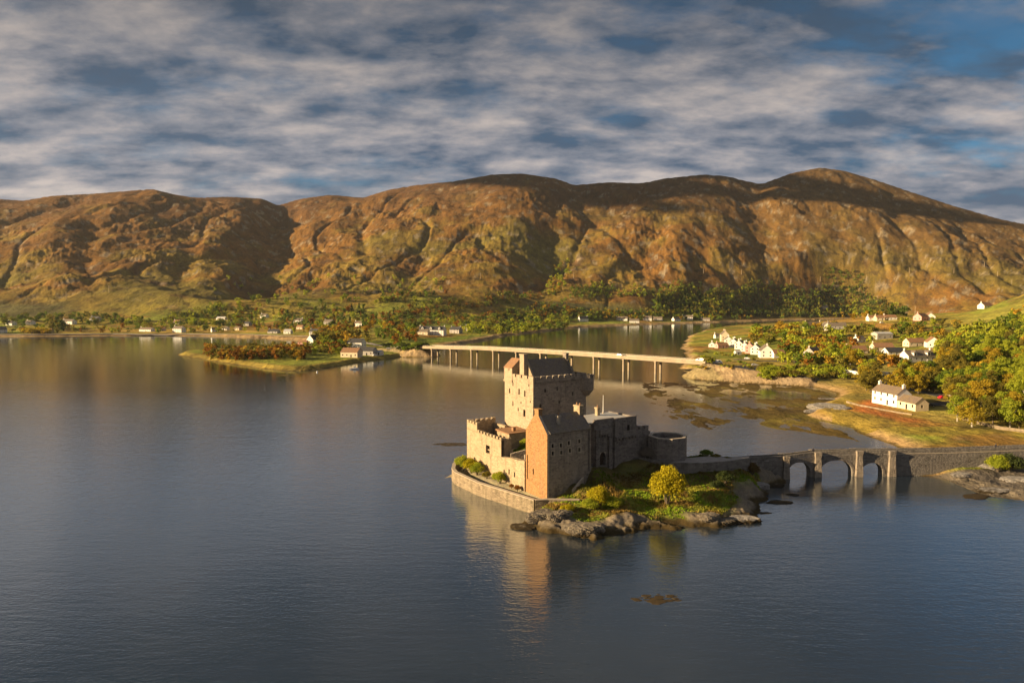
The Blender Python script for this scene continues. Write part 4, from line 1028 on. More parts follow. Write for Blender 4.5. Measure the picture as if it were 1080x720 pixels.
def island_z(X, Y):
    sd = poly_sd(X, Y, isl)
    lu = (X - C0[0]) * UX + (Y - C0[1]) * UY; lv = -(X - C0[0]) * UY + (Y - C0[1]) * UX
    west = sst(-1, 3, lv) * (1 - sst(3, 8, lu))       # sea wall keeps the terrace level
    sd2 = sd + fbm(X, Y, 5, 3, 201) * 1.3 * (1 - west)
    h = rbf_z(X, Y) + 0.25 * fbm(X, Y, 7, 4, 203) * (1 - west)
    inw = sst(0.0, 5.5, sd2)
    rocky = (1 - sst(2.5, 7, sd2)) * sst(-.5, .8, sd2) * (1 - west)
    terr = (1 - sst(-.3, 1.0, lu - np.clip((lv - 7.9) / 14.5, -.5, 2) + 0.0)) * sst(-2.5, -.5, lv)
    h = h * (1 - terr) + 2.75 * terr
    rk = np.clip(sst(-.15, .25, fbm(X, Y, 14, 3, 209)) + np.exp(-(((X - 10) / 9) ** 2 + ((Y - 138) / 7) ** 2)) + np.exp(-(((X - 52) / 9) ** 2 + ((Y - 150) / 12) ** 2)), 0.12, 1)
    z = h * inw + rocky * rk * (ridged(X + Y * .4, Y, 3.6, 4, 207, .6) * 1.2 - .2) - (1 - rk) * .9 * (1 - sst(3, 9, sd2)) * (1 - west)
    rocky = rocky * rk
    return np.where(sd2 > 0, z, sd2 * .35), sd, sd2, rocky, west, lu, lv
ix = np.arange(-28, 78, .3); iy = np.arange(128, 224, .3)
IX, IY = np.meshgrid(ix, iy)
IZ, Isd, Isd2, Irk, Iw, Ilu, Ilv = island_z(IX, IY)
in3 = fbm(IX, IY, 3, 3, 211); in4 = fbm(IX, IY, 9, 3, 213)
IC = np.zeros(IX.shape + (3,)) + np.array([0.15, 0.17, 0.03])
IC = mixc(IC, (0.20, 0.15, 0.045), sst(-.05, .2, in4)); IC = mixc(IC, (0.15, 0.2, 0.03), sst(.05, .3, -in4) * sst(6, 2, IZ))
IC = mixc(IC, (0.13, 0.075, 0.03), sst(.05, .25, in3) * .7)
IC = mixc(IC, (0.085, 0.075, 0.03), sst(3.6, 5, IZ) * .75)
IC = mixc(IC, (0.19, 0.16, 0.125), np.clip(Irk * 1.4, 0, 1))
IC = mixc(IC, (0.055, 0.04, 0.018), (1 - sst(.5, 1.2, IZ + in3 * .6)))
IC = mixc(IC, (0.3, 0.26, 0.2), Iw * sst(-9, -6, Ilu) * .8)
iz_o = grid_mesh('island_ground', IX, IY, IZ, (np.maximum(np.maximum(IZ[:-1, :-1], IZ[1:, 1:]), np.maximum(IZ[:-1, 1:], IZ[1:, :-1])) > -.1), M['isle'], IC)
tag(iz_o, kind='structure')
def isle(x, y):
    return float(island_z(np.array([[x]]), np.array([[y]]))[0][0, 0])
IPY = 360 - 720 * ((IY * SP + (IZ - CAMH) * CP) / (IY * CP - (IZ - CAMH) * SP)); IPX = 540 + 720 * IX / (IY * CP - (IZ - CAMH) * SP)
def GI(px, py):
    d = (IPX - px) ** 2 + (IPY - py) ** 2 + (IZ < -.05) * 1e6 - 0.002 * (300 - IY)
    k = np.unravel_index(np.argmin(d), d.shape)
    return float(IX[k]), float(IY[k]), float(IZ[k])

# sea wall of the terrace 
swl = MB()
zt = 3.05
wl2 = [P(x, y, zt) for x, y in [(489, 484.5), (483, 485.5), (479.2, 489), (478, 494), (481, 497.8), (488, 501), (505, 508.8), (528, 515.8), (546, 521.5), (564.3, 527.2)]]
wall_run(swl, wl2, .75, -.6, zt, 0)
# battered outer skirt
for a, b in zip(wl2, wl2[1:]):
    a, b = Vector(a), Vector(b); d = (b - a).normalized(); nn = Vector((d.y, -d.x))
    if nn.x > 0 and nn.y > 0: nn = -nn
swr = [P(564.3, 527.2, zt), P(578, 526.5, zt), P(611, 527, zt)]
wall_run(swl, swr, .75, -.4, zt - .002, 0)
sea_wall = swl.build('sea_wall', [M['seawall']]); tag(sea_wall, 'curved stone sea wall round the castle terrace', 'sea wall')
cop = MB(); wall_run(cop, wl2, .95, zt + .002, zt + .16); wall_run(cop, swr, .95, zt + .004, zt + .158); cop.build('coping', M['dress'], sea_wall)

# approach path, its retaining wall and railing
near = [P(x, y, 6.8) for x, y in [(623, 492), (630, 489.5), (644, 486.2), (660, 484.6), (673, 484.2), (685, 486), (700, 488.5), (722, 490.3), (745, 490.2), (769, 488.2), (790, 484.8)]]
farp = [P(x, y, 6.8) for x, y in [(623, 483), (632, 483), (644, 483), (660, 481), (673, 481.5), (685, 482), (700, 484), (731, 482.5), (748, 481), (769, 481.5), (790, 481)]]
pm = MB()
for i in range(len(near) - 1):
    pm.hexa([(*near[i], 6.2), (*near[i + 1], 6.2), (*farp[i + 1], 6.2), (*farp[i], 6.2)], [(*near[i], 6.86), (*near[i + 1], 6.86), (*farp[i + 1], 6.86), (*farp[i], 6.86)])
tag(pm.build('approach_path', M['track']), kind='structure')
rw = MB(); wall_run(rw, near, .5, 4.2, 7.35); tag(rw.build('retaining_wall', M['bridge_stone']), 'low dark stone wall edging the path to the castle gate', 'wall')
rl = MB(); sp_ = [GI(623, 495), GI(616, 504), GI(610, 512), GI(603, 520)]
wall_run(rl, [p[:2] for p in sp_], .4, [p[2] - .8 for p in sp_], [p[2] + .75 for p in sp_]); tag(rl.build('garden_wall', M['dress']), 'thin pale wall running down the slope beside the gable house', 'wall')

# ------------------------------------------------------------------ arched footbridge
BZ = 7.0
b0 = Vector(P(783, 483, BZ)); b1 = Vector(P(940, 474.5, BZ + .35)); 
ref = [(783, 483, 7.0), (827, 480.6, 7.05), (861, 475.8, 7.5), (904, 474.4, 7.5), (940, 474.4, 7.4), (1000, 473.5, 7.3), (1080, 470.6, 7.4), (1200, 467, 7.6), (1400, 463, 8)]
Bp = [Vector(P(x, y, z)) for x, y, z in ref]
# straight bridge line fitted through the arches, then the causeway wall
A_, B_ = Vector((P(800, 505, 0)[0], 0)), None
Yb = P(905, 502, 0)[1]
def bpt(px, off=0.0, z=0.0):
    """point of the near face of the bridge at picture column px"""
    Y = np.interp(px, [700, 783, 828, 861, 905, 940, 1080, 1500], [Yb - 9, Yb - 5, Yb - 2.2, Yb - .6, Yb, Yb + .2, Yb + 1.5, Yb + 6])
    x = (px - 540) / 720 * (Y * CP - (z - CAMH) * SP)
    return Vector((x, Y + off))
WB = 2.4
bz_c = [783, 828, 861, 905, 940, 1000, 1080, 1500]; bz_v = [7.0, 7.15, 7.75, 7.7, 7.6, 7.6, 7.9, 9.0]
bz_c = [770, 783, 828, 861, 905, 940, 1000, 1080, 1500]
bz_v = [PY(a_, b_, bpt(a_).y)[2] for a_, b_ in zip(bz_c, (484.2, 483, 480.4, 476, 474.6, 474.5, 473.6, 470.8, 455))]
print('bridge top', bz_v)
def top(px): return float(np.interp(px, bz_c, bz_v))
arches = [(830.9, 854.5, 487.3), (864.6, 899, 485.2), (908.6, 931, 488.0)]
bridge = empty('footbridge', (*bpt(880), 0)); tag(bridge, 'old grey stone footbridge with three arches linking the island to the shore', 'footbridge')
bi = Vector((*bpt(880), 0))
def bm_local(mb):
    mb.v = [(x - bi.x, y - bi.y, z) for x, y, z in mb.v]; return mb
sp = MB()
def face_strip(xa, xb, za_b, zb_b, off):
    a, b = bpt(xa, off), bpt(xb, off); return [(*a, za_b), (*b, zb_b), (*b, top(xb) - .9), (*a, top(xa) - .9)]
segs = []; cur = 770.0
for (xa, xb, ya) in arches:
    segs.append((cur, xa, None)); segs.append((xa, xb, ya)); cur = xb
segs.append((cur, 944.0, None))
for xa, xb, ya in segs:
    if ya is None:
        n_ = max(1, int((xb - xa) / 12))
        for i in range(n_):
            p, q = xa + (xb - xa) * i / n_, xa + (xb - xa) * (i + 1) / n_
            A, B = bpt(p), bpt(q); A2, B2 = bpt(p, WB), bpt(q, WB)
            sp.face([(*A, -.8), (*B, -.8), (*B, top(q) - .9), (*A, top(p) - .9)])
            sp.face([(*B2, -.8), (*A2, -.8), (*A2, top(p) - .9), (*B2, top(q) - .9)])
        for p in (xa, xb):
            A, A2 = bpt(p), bpt(p, WB)
            sp.face([(*A, -.8), (*A2, -.8), (*A2, .8), (*A, .8)])
    else:
        N = 16; crown = PY((xa + xb) / 2, ya, bpt((xa + xb) / 2).y)[2]; spring = 0.8
        prof = []
        for i in range(N + 1):
            f = i / N; px_ = xa + (xb - xa) * (1 - math.cos(f * math.pi)) / 2
            prof.append((px_, spring + (crown - spring) * math.sin(f * math.pi) ** .85))
        for (p, zp), (q, zq) in zip(prof, prof[1:]):
            A, B = bpt(p), bpt(q); A2, B2 = bpt(p, WB), bpt(q, WB)
            sp.face([(*A, zp), (*B, zq), (*B, top(q) - .9), (*A, top(p) - .9)])
            sp.face([(*B2, zq), (*A2, zp), (*A2, top(p) - .9), (*B2, top(q) - .9)])
            sp.face([(*A, zp), (*A2, zp), (*B2, zq), (*B, zq)])
bm_local(sp).build('arched_wall', M['bridge_stone'], bridge)
for (xa, xb, ya) in arches:
    vr = MB(); N = 16; crown = PY((xa + xb) / 2, ya, bpt((xa + xb) / 2).y)[2]
    pr_ = []
    for i in range(N + 1):
        f = i / N; pr_.append((xa + (xb - xa) * (1 - math.cos(f * math.pi)) / 2, .8 + (crown - .8) * math.sin(f * math.pi) ** .72, f))
    mid_ = bpt((xa + xb) / 2)
    for (p, zp, f), (q, zq, g_) in zip(pr_, pr_[1:]):
        A, B = bpt(p, -.06), bpt(q, -.06)
        oa = Vector((A.x - .5 * math.cos(f * math.pi), zp + .5 * math.sin(f * math.pi))); ob_ = Vector((B.x - .5 * math.cos(g_ * math.pi), zq + .5 * math.sin(g_ * math.pi)))
        vr.hexa([(A.x, A.y, zp), (B.x, B.y, zq), (B.x, B.y + .1, zq), (A.x, A.y + .1, zp)], [(oa.x, A.y, oa.y), (ob_.x, B.y, ob_.y), (ob_.x, B.y + .1, ob_.y), (oa.x, A.y + .1, oa.y)])
    bm_local(vr).build('arch_ring', M['gate'], bridge)
for px_, w_ in ((828.3, 1.5), (861.5, 1.6), (905, 1.55), (939.5, 1.6)):
    pb = MB(); c = bpt(px_); z1 = top(px_) - .12
    for sgn, y0 in ((-1, c.y - .002), (1, c.y + WB + .002)):
        y1 = y0 + sgn * 1.0; y2 = y0 + sgn * .75
        q0 = [(c.x - w_ * .62, y0, -.8), (c.x + w_ * .62, y0, -.8), (c.x + w_ * .62, y1, -.8), (c.x - w_ * .62, y1, -.8)]
        q1 = [(c.x - w_ * .45, y0, z1 - 1.5), (c.x + w_ * .45, y0, z1 - 1.5), (c.x + w_ * .45, y2, z1 - 1.5), (c.x - w_ * .45, y2, z1 - 1.5)]
        q2 = [(c.x - w_ * .56, y0, z1), (c.x + w_ * .56, y0, z1), (c.x + w_ * .56, y1, z1), (c.x - w_ * .56, y1, z1)]
        if sgn > 0: q0, q1, q2 = q0[::-1], q1[::-1], q2[::-1]
        pb.hexa(q0[::-1], q1[::-1]); pb.hexa([(x, y, z + .001) for x, y, z in q1[::-1]], q2[::-1])
    bm_local(pb).build('pier', M['rubble'], bridge)
dk = MB(); pars = [MB(), MB()]
xs_ = list(np.linspace(770, 944, 16))
for p, q in zip(xs_, xs_[1:]):
    A, B, A2, B2 = bpt(p), bpt(q), bpt(p, WB), bpt(q, WB)
    dk.hexa([(*A, top(p) - 1.2), (*B, top(q) - 1.2), (*B2, top(q) - 1.2), (*A2, top(p) - 1.2)], [(*A, top(p) - .9), (*B, top(q) - .9), (*B2, top(q) - .9), (*A2, top(p) - .9)])
    for k, o_ in enumerate((0, WB - .35)):
        A, B, A2, B2 = bpt(p, o_), bpt(q, o_), bpt(p, o_ + .35), bpt(q, o_ + .35)
        e_ = (-.05, .05)[k]
        pars[k].hexa([(A.x, A.y - .03, top(p) - .899), (B.x, B.y - .03, top(q) - .899), (B2.x, B2.y + .03, top(q) - .899), (A2.x, A2.y + .03, top(p) - .899)], [(A.x, A.y - .03, top(p)), (B.x, B.y - .03, top(q)), (B2.x, B2.y + .03, top(q)), (A2.x, A2.y + .03, top(p))])
bm_local(dk).build('deck', M['track'], bridge)
for k in range(2): bm_local(pars[k]).build('parapet', M['bridge_stone'], bridge)
# causeway on the mainland side
cz = MB(); xs_ = list(np.linspace(944.1, 1500, 26))
for p, q in zip(xs_, xs_[1:]):
    A, B, A2, B2 = bpt(p), bpt(q), bpt(p, WB), bpt(q, WB)
    cz.hexa([(*A, -.8), (*B, -.8), (*B2, -.8), (*A2, -.8)], [(*A, top(p) - .9), (*B, top(q) - .9), (*B2, top(q) - .9), (*A2, top(p) - .9)])
cway = cz.build('causeway', M['bridge_stone']); tag(cway, 'solid stone causeway carrying the path from the footbridge to the right shore', 'causeway')
for o_ in (0, WB - .35):
    cz = MB()
    for p, q in zip(xs_, xs_[1:]):
        A, B, A2, B2 = bpt(p, o_), bpt(q, o_), bpt(p, o_ + .35), bpt(q, o_ + .35)
        cz.hexa([(A.x, A.y - .03, top(p) - .899), (B.x, B.y - .03, top(q) - .899), (B2.x, B2.y + .03, top(q) - .899), (A2.x, A2.y + .03, top(p) - .899)], [(A.x, A.y - .03, top(p)), (B.x, B.y - .03, top(q)), (B2.x, B2.y + .03, top(q)), (A2.x, A2.y + .03, top(p))])
    cz.build('parapet', M['bridge_stone'], cway)
cz = MB()
for p, q in zip(xs_, xs_[1:]):
    A, B = bpt(p, -.06), bpt(q, -.06); A2, B2 = bpt(p, -.032), bpt(q, -.032)
    cz.hexa([(*A, top(p) - 1.1), (*B, top(q) - 1.1), (*B2, top(q) - 1.1), (*A2, top(p) - 1.1)], [(*A, top(p) - .85), (*B, top(q) - .85), (*B2, top(q) - .85), (*A2, top(p) - .85)])
cz.build('string_course', M['dress'], cway)
# ------------------------------------------------------------------ rocks
def rock(name, x, y, z, sx, sy, sz, seed, label, mat='rock', rot=0.0, sub=5):
    bm = bmesh.new(); bmesh.ops.create_icosphere(bm, subdivisions=sub, radius=1.0)
    co = np.array([v.co[:] for v in bm.verts])
    d = 0.42 * fbm(co[:, 0] * 1.1 + seed * 7 + co[:, 2] * .6, co[:, 1] * 1.1 - co[:, 2] * .8, 1.0, 3, seed) + 0.34 * (ridged(co[:, 0] * 1.3 + co[:, 2] * 1.4 + seed, co[:, 1] - co[:, 2] * .7, .55, 4, seed + 5, .6) - .5)
    co = co * (1 + d)[:, None]
    co[:, 2] = np.where(co[:, 2] > .55, .55 + (co[:, 2] - .55) * .4, co[:, 2])
    co *= np.array([sx, sy, sz])
    for v, c in zip(bm.verts, co): v.co = c
    me = bpy.data.meshes.new(name); bm.to_mesh(me); bm.free(); me.materials.append(M[mat])
    o = bpy.data.objects.new(name, me); COL.objects.link(o); o.location = (x, y, z); o.rotation_euler = (0, 0, rot)
    tag(o, label, 'rock'); return o
for i, (px_, py_, w_, h_, lab, mt) in enumerate([
    (572, 549, 3.6, 1.7, 'big pale sunlit boulder below the corner of the sea wall', 'rock'), (552, 553, 2.6, .9, 'low brown rock at the waterline left of the pale boulder', 'rock'),
    (590, 552, 2.6, 1.5, 'ribbed grey boulder between the two big pale ones', 'rock'), (616, 560, 3.6, 1.5, 'rounded pale sunlit rock standing in the water at the island front', 'rock'),
    (603, 558, 1.7, .9, 'small dark rock wedged left of the rounded pale one', 'rock'), (748, 549, 2.3, 1.4, 'sunlit boulder on the grassy shore, left one of a pair', 'rock'),
    (766, 549, 2.4, 1.6, 'reddish boulder on the grassy shore, right one of a pair', 'rock'), (784, 546, 3.4, 1.6, 'long dark smooth rock at the right tip of the island', 'rock_grey'),
    (781, 513, 2.2, .9, 'pale slab on the slope above the right tip', 'rock_grey'), (799, 516, 2.8, 1.0, 'grey slab on the bank left of the first bridge pier', 'rock_grey'), (816, 509, 2.6, .9, 'flat grey slab right under the bridge abutment', 'rock_grey'),
    (822, 527, 3.0, .55, 'flat pale rock awash in the water off the island tip', 'rock_grey'), (806, 538, 1.6, .4, 'small half sunken rock beside the island tip', 'rock_grey'), (836, 519, 1.8, .4, 'dark half sunken rock in front of the first arch', 'rock_grey')]):
    x, y = P(px_, py_, .6); z = isle(x, y)
    rock('boulder', x, y, max(-.1, min(z, 2.2)) - .1, w_, w_ * .62, h_, 300 + i * 3, lab, mt, random.Random(i).uniform(-.4, .6))
for i, (px_, py_, w_, h_, lab) in enumerate([
    (1068, 492, 5.0, 2.2, 'large grey boulder below the causeway at the right edge'), (1040, 497, 3.6, 1.2, 'lower grey rock left of the large one below the causeway'), (1015, 501, 3.2, .8, 'flat dark rock below the causeway'), (1050, 515, 4.2, .6, 'flat pale rock awash in front of the right shore'),
    (1030, 520, 3.4, .5, 'dark weedy rock awash at the tip of the right shore'), (872, 433, 7.0, 1.9, 'broad pale rock on the tidal flats left of the white house'), (857, 434, 4.0, 1.2, 'low rock at the left end of the pale outcrop on the flats'), (873, 420, 5.0, 1.3, 'small outcrop on the shore above the tidal flats'), (888, 436, 3.4, 1.2, 'dark rock at the right end of the outcrop on the flats'), (1075, 507, 4.0, 1.1, 'brown rock at the right edge below the large grey boulder')]):
    x, y = P(px_, py_, .8); rock('boulder', x, y, max(0, ground(x, y)) - .15, w_, w_ * .6, h_, 400 + i * 3, lab, 'rock_grey', random.Random(i + 50).uniform(-.4, .4))
# floating seaweed patches
def weed(px_, py_, w_, d_, n, seed, lab):
    rng = random.Random(seed); cx_, cy_ = P(px_, py_, 0); mb = MB()
    for i in range(n):
        a, r = rng.uniform(0, 6.28), rng.random() ** .6
        x, y = math.cos(a) * r * w_, math.sin(a) * r * d_; s = rng.uniform(.25, .8); b = rng.uniform(0, 3)
        k = rng.randint(5, 7)
        ring_ = [(x + s * 1.8 * math.cos(b + j * 6.283 / k) * rng.uniform(.6, 1), y + s * math.sin(b + j * 6.283 / k) * rng.uniform(.5, 1)) for j in range(k)]
        zt_ = .012 + rng.random() * .05
        mb.hexa([(p, q, -.1) for p, q in ring_], [(x + (p - x) * .8, y + (q - y) * .8, zt_) for p, q in ring_])
    o = mb.build('floating_seaweed', M['weed']); o.location = (cx_, cy_, 0); tag(o, lab, 'seaweed', kind='stuff'); return o
M['weed'] = mottled('brown_seaweed', (0.075, 0.05, 0.015), (0.03, 0.022, 0.01), 1.2, 0.6, 0.5)
M['weed_gold'] = mottled('golden_seaweed', (0.2, 0.15, 0.03), (0.09, 0.07, 0.02), 1.2, 0.6, 0.5)
weed(693, 631, 3.8, 1.6, 34, 1, 'small patch of brown seaweed floating in front of the island')
weed(478, 468.5, 6.5, 2.4, 130, 2, 'seaweed bed on the water left of the castle')

# ------------------------------------------------------------------ trees
def crown_mesh(name, seed, n_clump, n_leaf, size, shape='round'):
    """crown of unit height 1 (from z=0.18 to 1), many small leaf faces gathered in clumps"""
    rng = np.random.default_rng(seed)
    cl = []
    for i in range(n_clump):
        if shape == 'cone':
            h = rng.random() ** 1.2; rr = .20 * (1 - h) + .02; a = rng.uniform(0, 6.283); r = rr * math.sqrt(rng.random())
            cl.append((r * math.cos(a), r * math.sin(a), .12 + .86 * h, .05 + .055 * (1 - h)))
        elif shape == 'bush':
            a = rng.uniform(0, 6.283); r = .55 * math.sqrt(rng.random()); cl.append((r * math.cos(a), r * math.sin(a), .3 + .5 * rng.random() * (1 - r), rng.uniform(.16, .27)))
        else:
            v = rng.normal(size=3); v /= np.linalg.norm(v); q = rng.random() ** .4
            wz = .41; wx = .34 * (1.0 if shape == 'round' else .62)
            lump = 1 + .25 * math.sin(3 * math.atan2(v[1], v[0]) + seed)
            cl.append((v[0] * q * wx * lump, v[1] * q * wx * lump, .52 + v[2] * q * wz, rng.uniform(.08, .15) * (1 if shape == 'round' else .8)))
    cl = np.array(cl)
    w_ = cl[:, 3] ** 2; k = rng.choice(len(cl), n_leaf, p=w_ / w_.sum())
    d = rng.normal(size=(n_leaf, 3)); d /= np.linalg.norm(d, axis=1)[:, None]; d[:, 2] = np.where(d[:, 2] < -.3, -d[:, 2], d[:, 2])
    c = cl[k, :3] + d * (cl[k, 3] * rng.uniform(.6, 1.12, n_leaf))[:, None]
    nrm = d + rng.normal(size=(n_leaf, 3)) * .55; nrm /= np.linalg.norm(nrm, axis=1)[:, None]
    t1 = np.cross(nrm, rng.normal(size=(n_leaf, 3))); t1 /= np.linalg.norm(t1, axis=1)[:, None]; t2 = np.cross(nrm, t1)
    s = (size * rng.uniform(.6, 1.4, n_leaf))[:, None]
    v = np.stack([c - t1 * s - t2 * s * .5, c + t1 * s * .3 - t2 * s * .9, c + t1 * s + t2 * s * .4, c - t1 * s * .2 + t2 * s], 1)
    return v.reshape(-1, 3)
def quads_mesh(name, v, mats, extra=None):
    n = len(v) // 4; me = bpy.data.meshes.new(name)
    fv = list(map(tuple, v)); ff = [(4 * i, 4 * i + 1, 4 * i + 2, 4 * i + 3) for i in range(n)]; mi = [0] * n
    if extra:
        b = len(fv); fv += extra.v; ff += [tuple(q + b for q in f) for f in extra.f]; mi += [1] * len(extra.f)
    me.from_pydata(fv, [], ff)
    for m_ in mats: me.materials.append(m_)
    me.polygons.foreach_set('material_index', mi); me.update(); return me
def trunk_mb(seed, lean=.03, low=False, shape='round'):
    rng = random.Random(seed); mb = MB(); top_ = (rng.uniform(-lean, lean), rng.uniform(-lean, lean), .62 if shape != 'cone' else .95)
    r0 = .022
    mb.tube([(0, 0, -.06), (top_[0] * .3, top_[1] * .3, .2), (top_[0] * .7, top_[1] * .7, .42), top_], [r0 * 1.25, r0, r0 * .7, r0 * .25], 6)
    if shape != 'cone':
        for i in range(6):
            a = i * 1.05 + rng.uniform(-.3, .3); z0_ = .2 + .05 * i; r = rng.uniform(.14, .24)
            mb.tube([(top_[0] * z0_, top_[1] * z0_, z0_), (math.cos(a) * r * .5, math.sin(a) * r * .5, z0_ + .12), (math.cos(a) * r, math.sin(a) * r, z0_ + .26)], [r0 * .5, r0 * .35, r0 * .15], 5)
    return mb
PROTO = {}
def proto(cls, shape, k):
    key = (cls, shape, k)
    if key not in PROTO:
        nc, nl, sz = {'near': (46, 3600, .019), 'mid': (34, 1100, .030), 'far': (22, 300, .05), 'tiny': (14, 60, .085), 'hero': (60, 5200, .017)}[cls]
        sd = 10 + k * 13 + len(shape) + {'near': 0, 'mid': 100, 'far': 200, 'tiny': 300, 'hero': 400}[cls]
        if shape == 'cone': sz *= .8; nc = int(nc * 1.6)
        v = crown_mesh('crown', sd, nc, nl, sz * (1.5 if shape == 'bush' else 1), shape)
        tm = MB() if shape == 'bush' else trunk_mb(sd, shape=shape)
        if shape == 'bush':
            for i in range(5):
                a = i * 1.26; tm.tube([(0, 0, -.1), (.12 * math.cos(a), .12 * math.sin(a), .25), (.3 * math.cos(a), .3 * math.sin(a), .6)], [.04, .025, .01], 5)
        cm = quads_mesh('crown', v, [M['green']])
        t_me = bpy.data.meshes.new('trunk'); t_me.from_pydata(tm.v, [], tm.f); t_me.materials.append(M['bark'])
        both = quads_mesh('tree', v, [M['green'], M['bark']], tm)
        PROTO[key] = (cm, t_me, both, v, tm)
    return PROTO[key]
SPECS = []          # every tree: x, y, z, height, shape, material key, label, group, variant
WORDS = {'gold': 'golden', 'lime': 'yellow-green', 'green': 'green', 'olive': 'olive brown', 'rust': 'rusty orange', 'dark': 'dark evergreen'}
HOUSE_SPOTS = []
def strip(x0, x1, y0, y1, n, h0, h1, kinds, shapes, where, seed, accept=None):
    """trees scattered over a patch of ground between two picture columns and rows"""
    rng = random.Random(seed); put = []
    for i in range(n * 4):
        if len(put) >= n: break
        px_, py_ = rng.uniform(x0, x1), rng.uniform(y0, y1)
        x, y, z = G(px_, py_); jy = y * (1 + rng.uniform(-.0045, .0045)); x = x * jy / y; y = jy; z = ground(x, y)
        if z < .6 or (accept and not accept(px_, py_)): continue
        if any((x - a) ** 2 + ((y - b) * .6) ** 2 < (h0 * .38) ** 2 for a, b in put): continue
        if any(abs(proj(x, y, z)[0] - hp) < hw and 0 < (hy - y) < hd for hp, hy, hw, hd in HOUSE_SPOTS): continue
        put.append((x, y)); mk = rng.choice(kinds); sh = rng.choice(shapes)
        SPECS.append((x, y, z, rng.uniform(h0, h1), sh, mk, where, rng.randint(0, 3), rng.random()))
# ------------------------------------------------------------------ houses
def house_(px_, py_, L, D, H, rise, rot, wall, roof, label, chim=2, nwin=3, floors=1, name='cottage', dormers=0, dist=None, front='x', cat='house', group=None, z=None):
    """gabled house; long side L along local x, gables at the ends; rot about z"""
    if dist is None: x, y, zg = G(px_, py_)
    else: x, y, zg = PY(px_, py_, dist)
    if z is not None: zg = z
    o = empty(name, (x, y, zg), rot); tag(o, label, cat, group)
    HOUSE_SPOTS.append((px_, y, L / y * 720 * .42, 26))
    wb = MB(); panes = []
    def wins(W, n, nf, door=False):
        r = []
        for f in range(nf):
            for i in range(n):
                cx_ = W * (i + .5) / n; zc = .9 + f * 2.5 + .9
                if door and f == 0 and i == n // 2: r.append((cx_ - .5, cx_ + .5, .92, 3.0)); continue
                r.append((cx_ - .45, cx_ + .45, zc + .3, zc + 1.5))
        return r
    b = -.8
    H0 = H - b
    fix = lambda ops: [(p, q, r_ - b - .8, s - b - .8) for p, q, r_, s in ops]
    panel(wb, (-L / 2, -D / 2, b), (1, 0, 0), (0, -1, 0), L, H0, fix(wins(L, nwin, floors, True)), 0, .15, panes)
    panel(wb, (L / 2, D / 2, b), (-1, 0, 0), (0, 1, 0), L, H0, fix(wins(L, nwin, floors)), 0, .15, panes)
    ng = 1 if D < 7 else 2
    panel(wb, (L / 2, -D / 2, b), (0, 1, 0), (1, 0, 0), D, H0, fix(wins(D, ng, floors)), 0, .15, panes)
    panel(wb, (-L / 2, D / 2, b), (0, -1, 0), (-1, 0, 0), D, H0, fix(wins(D, ng, floors)), 0, .15, panes)
    for x_ in (-L / 2, L / 2):
        t_ = [(x_, -D / 2, H), (x_, D / 2, H), (x_, 0, H + rise)]
        wb.face(t_ if x_ > 0 else t_[::-1])
    wo_ = wb.build('wall', M[wall], o)
    add_panes(panes, wo_, 'glass', 'window')
    rb = MB(); ov = .3
    for s in (1, -1):
        q = [(-L / 2 - .15, -s * (D / 2 + ov), H - ov * rise / (D / 2)), (L / 2 + .15, -s * (D / 2 + ov), H - ov * rise / (D / 2)), (L / 2 + .15, 0, H + rise), (-L / 2 - .15, 0, H + rise)]
        if s < 0: q = [q[1], q[0], q[3], q[2]]
        rb.hexa(q, [(a, c, d + .18) for a, c, d in q])
    ro = rb.build('roof', M[roof], o)
    for i in range(chim):
        cx_ = (-L / 2 + .5, L / 2 - .5, 0)[i]
        c = MB(); c.box(cx_ - .4, cx_ + .4, -.55, .55, H + rise - .6, H + rise + 1.1); c.box(cx_ - .48, cx_ + .48, -.63, .63, H + rise + 1.1, H + rise + 1.25)
        c.tube([(cx_, 0, H + rise + 1.25), (cx_, 0, H + rise + 1.7)], .16, 6)
        c.build('chimney', M[wall], ro)
    for i in range(dormers):
        cx_ = -L / 2 + L * (i + .5) / dormers; d = MB(); w_ = 1.2; zt_ = H + rise * .62
        d.hexa([(cx_ - w_, -D / 2 - .02, H - .3), (cx_ + w_, -D / 2 - .02, H - .3), (cx_ + w_, -.8, H - .3), (cx_ - w_, -.8, H - .3)], [(cx_ - w_, -D / 2 - .02, zt_), (cx_ + w_, -D / 2 - .02, zt_), (cx_ + w_, -.8, zt_), (cx_ - w_, -.8, zt_)])
        d.face([(cx_ - w_, -D / 2 - .02, zt_), (cx_ + w_, -D / 2 - .02, zt_), (cx_, -D / 2 - .02, zt_ + 1.1)])
        for s in (1, -1):
            q = [(cx_ - s * (w_ + .15), -D / 2 - .2, zt_ - .05), (cx_, -D / 2 - .2, zt_ + 1.2), (cx_, -.3, zt_ + 1.2), (cx_ - s * (w_ + .15), -.3, zt_ - .05)]
            if s > 0: q = q[::-1]
            d.hexa(q[::-1], [(a, c, e + .12) for a, c, e in q[::-1]], 1)
        d.box(cx_ - .5, cx_ + .5, -D / 2 - .06, -D / 2 - .021, H + .3, zt_ - .1, 2)
        d.build('dormer', [M[wall], M[roof], M['glass']], ro)
    return o
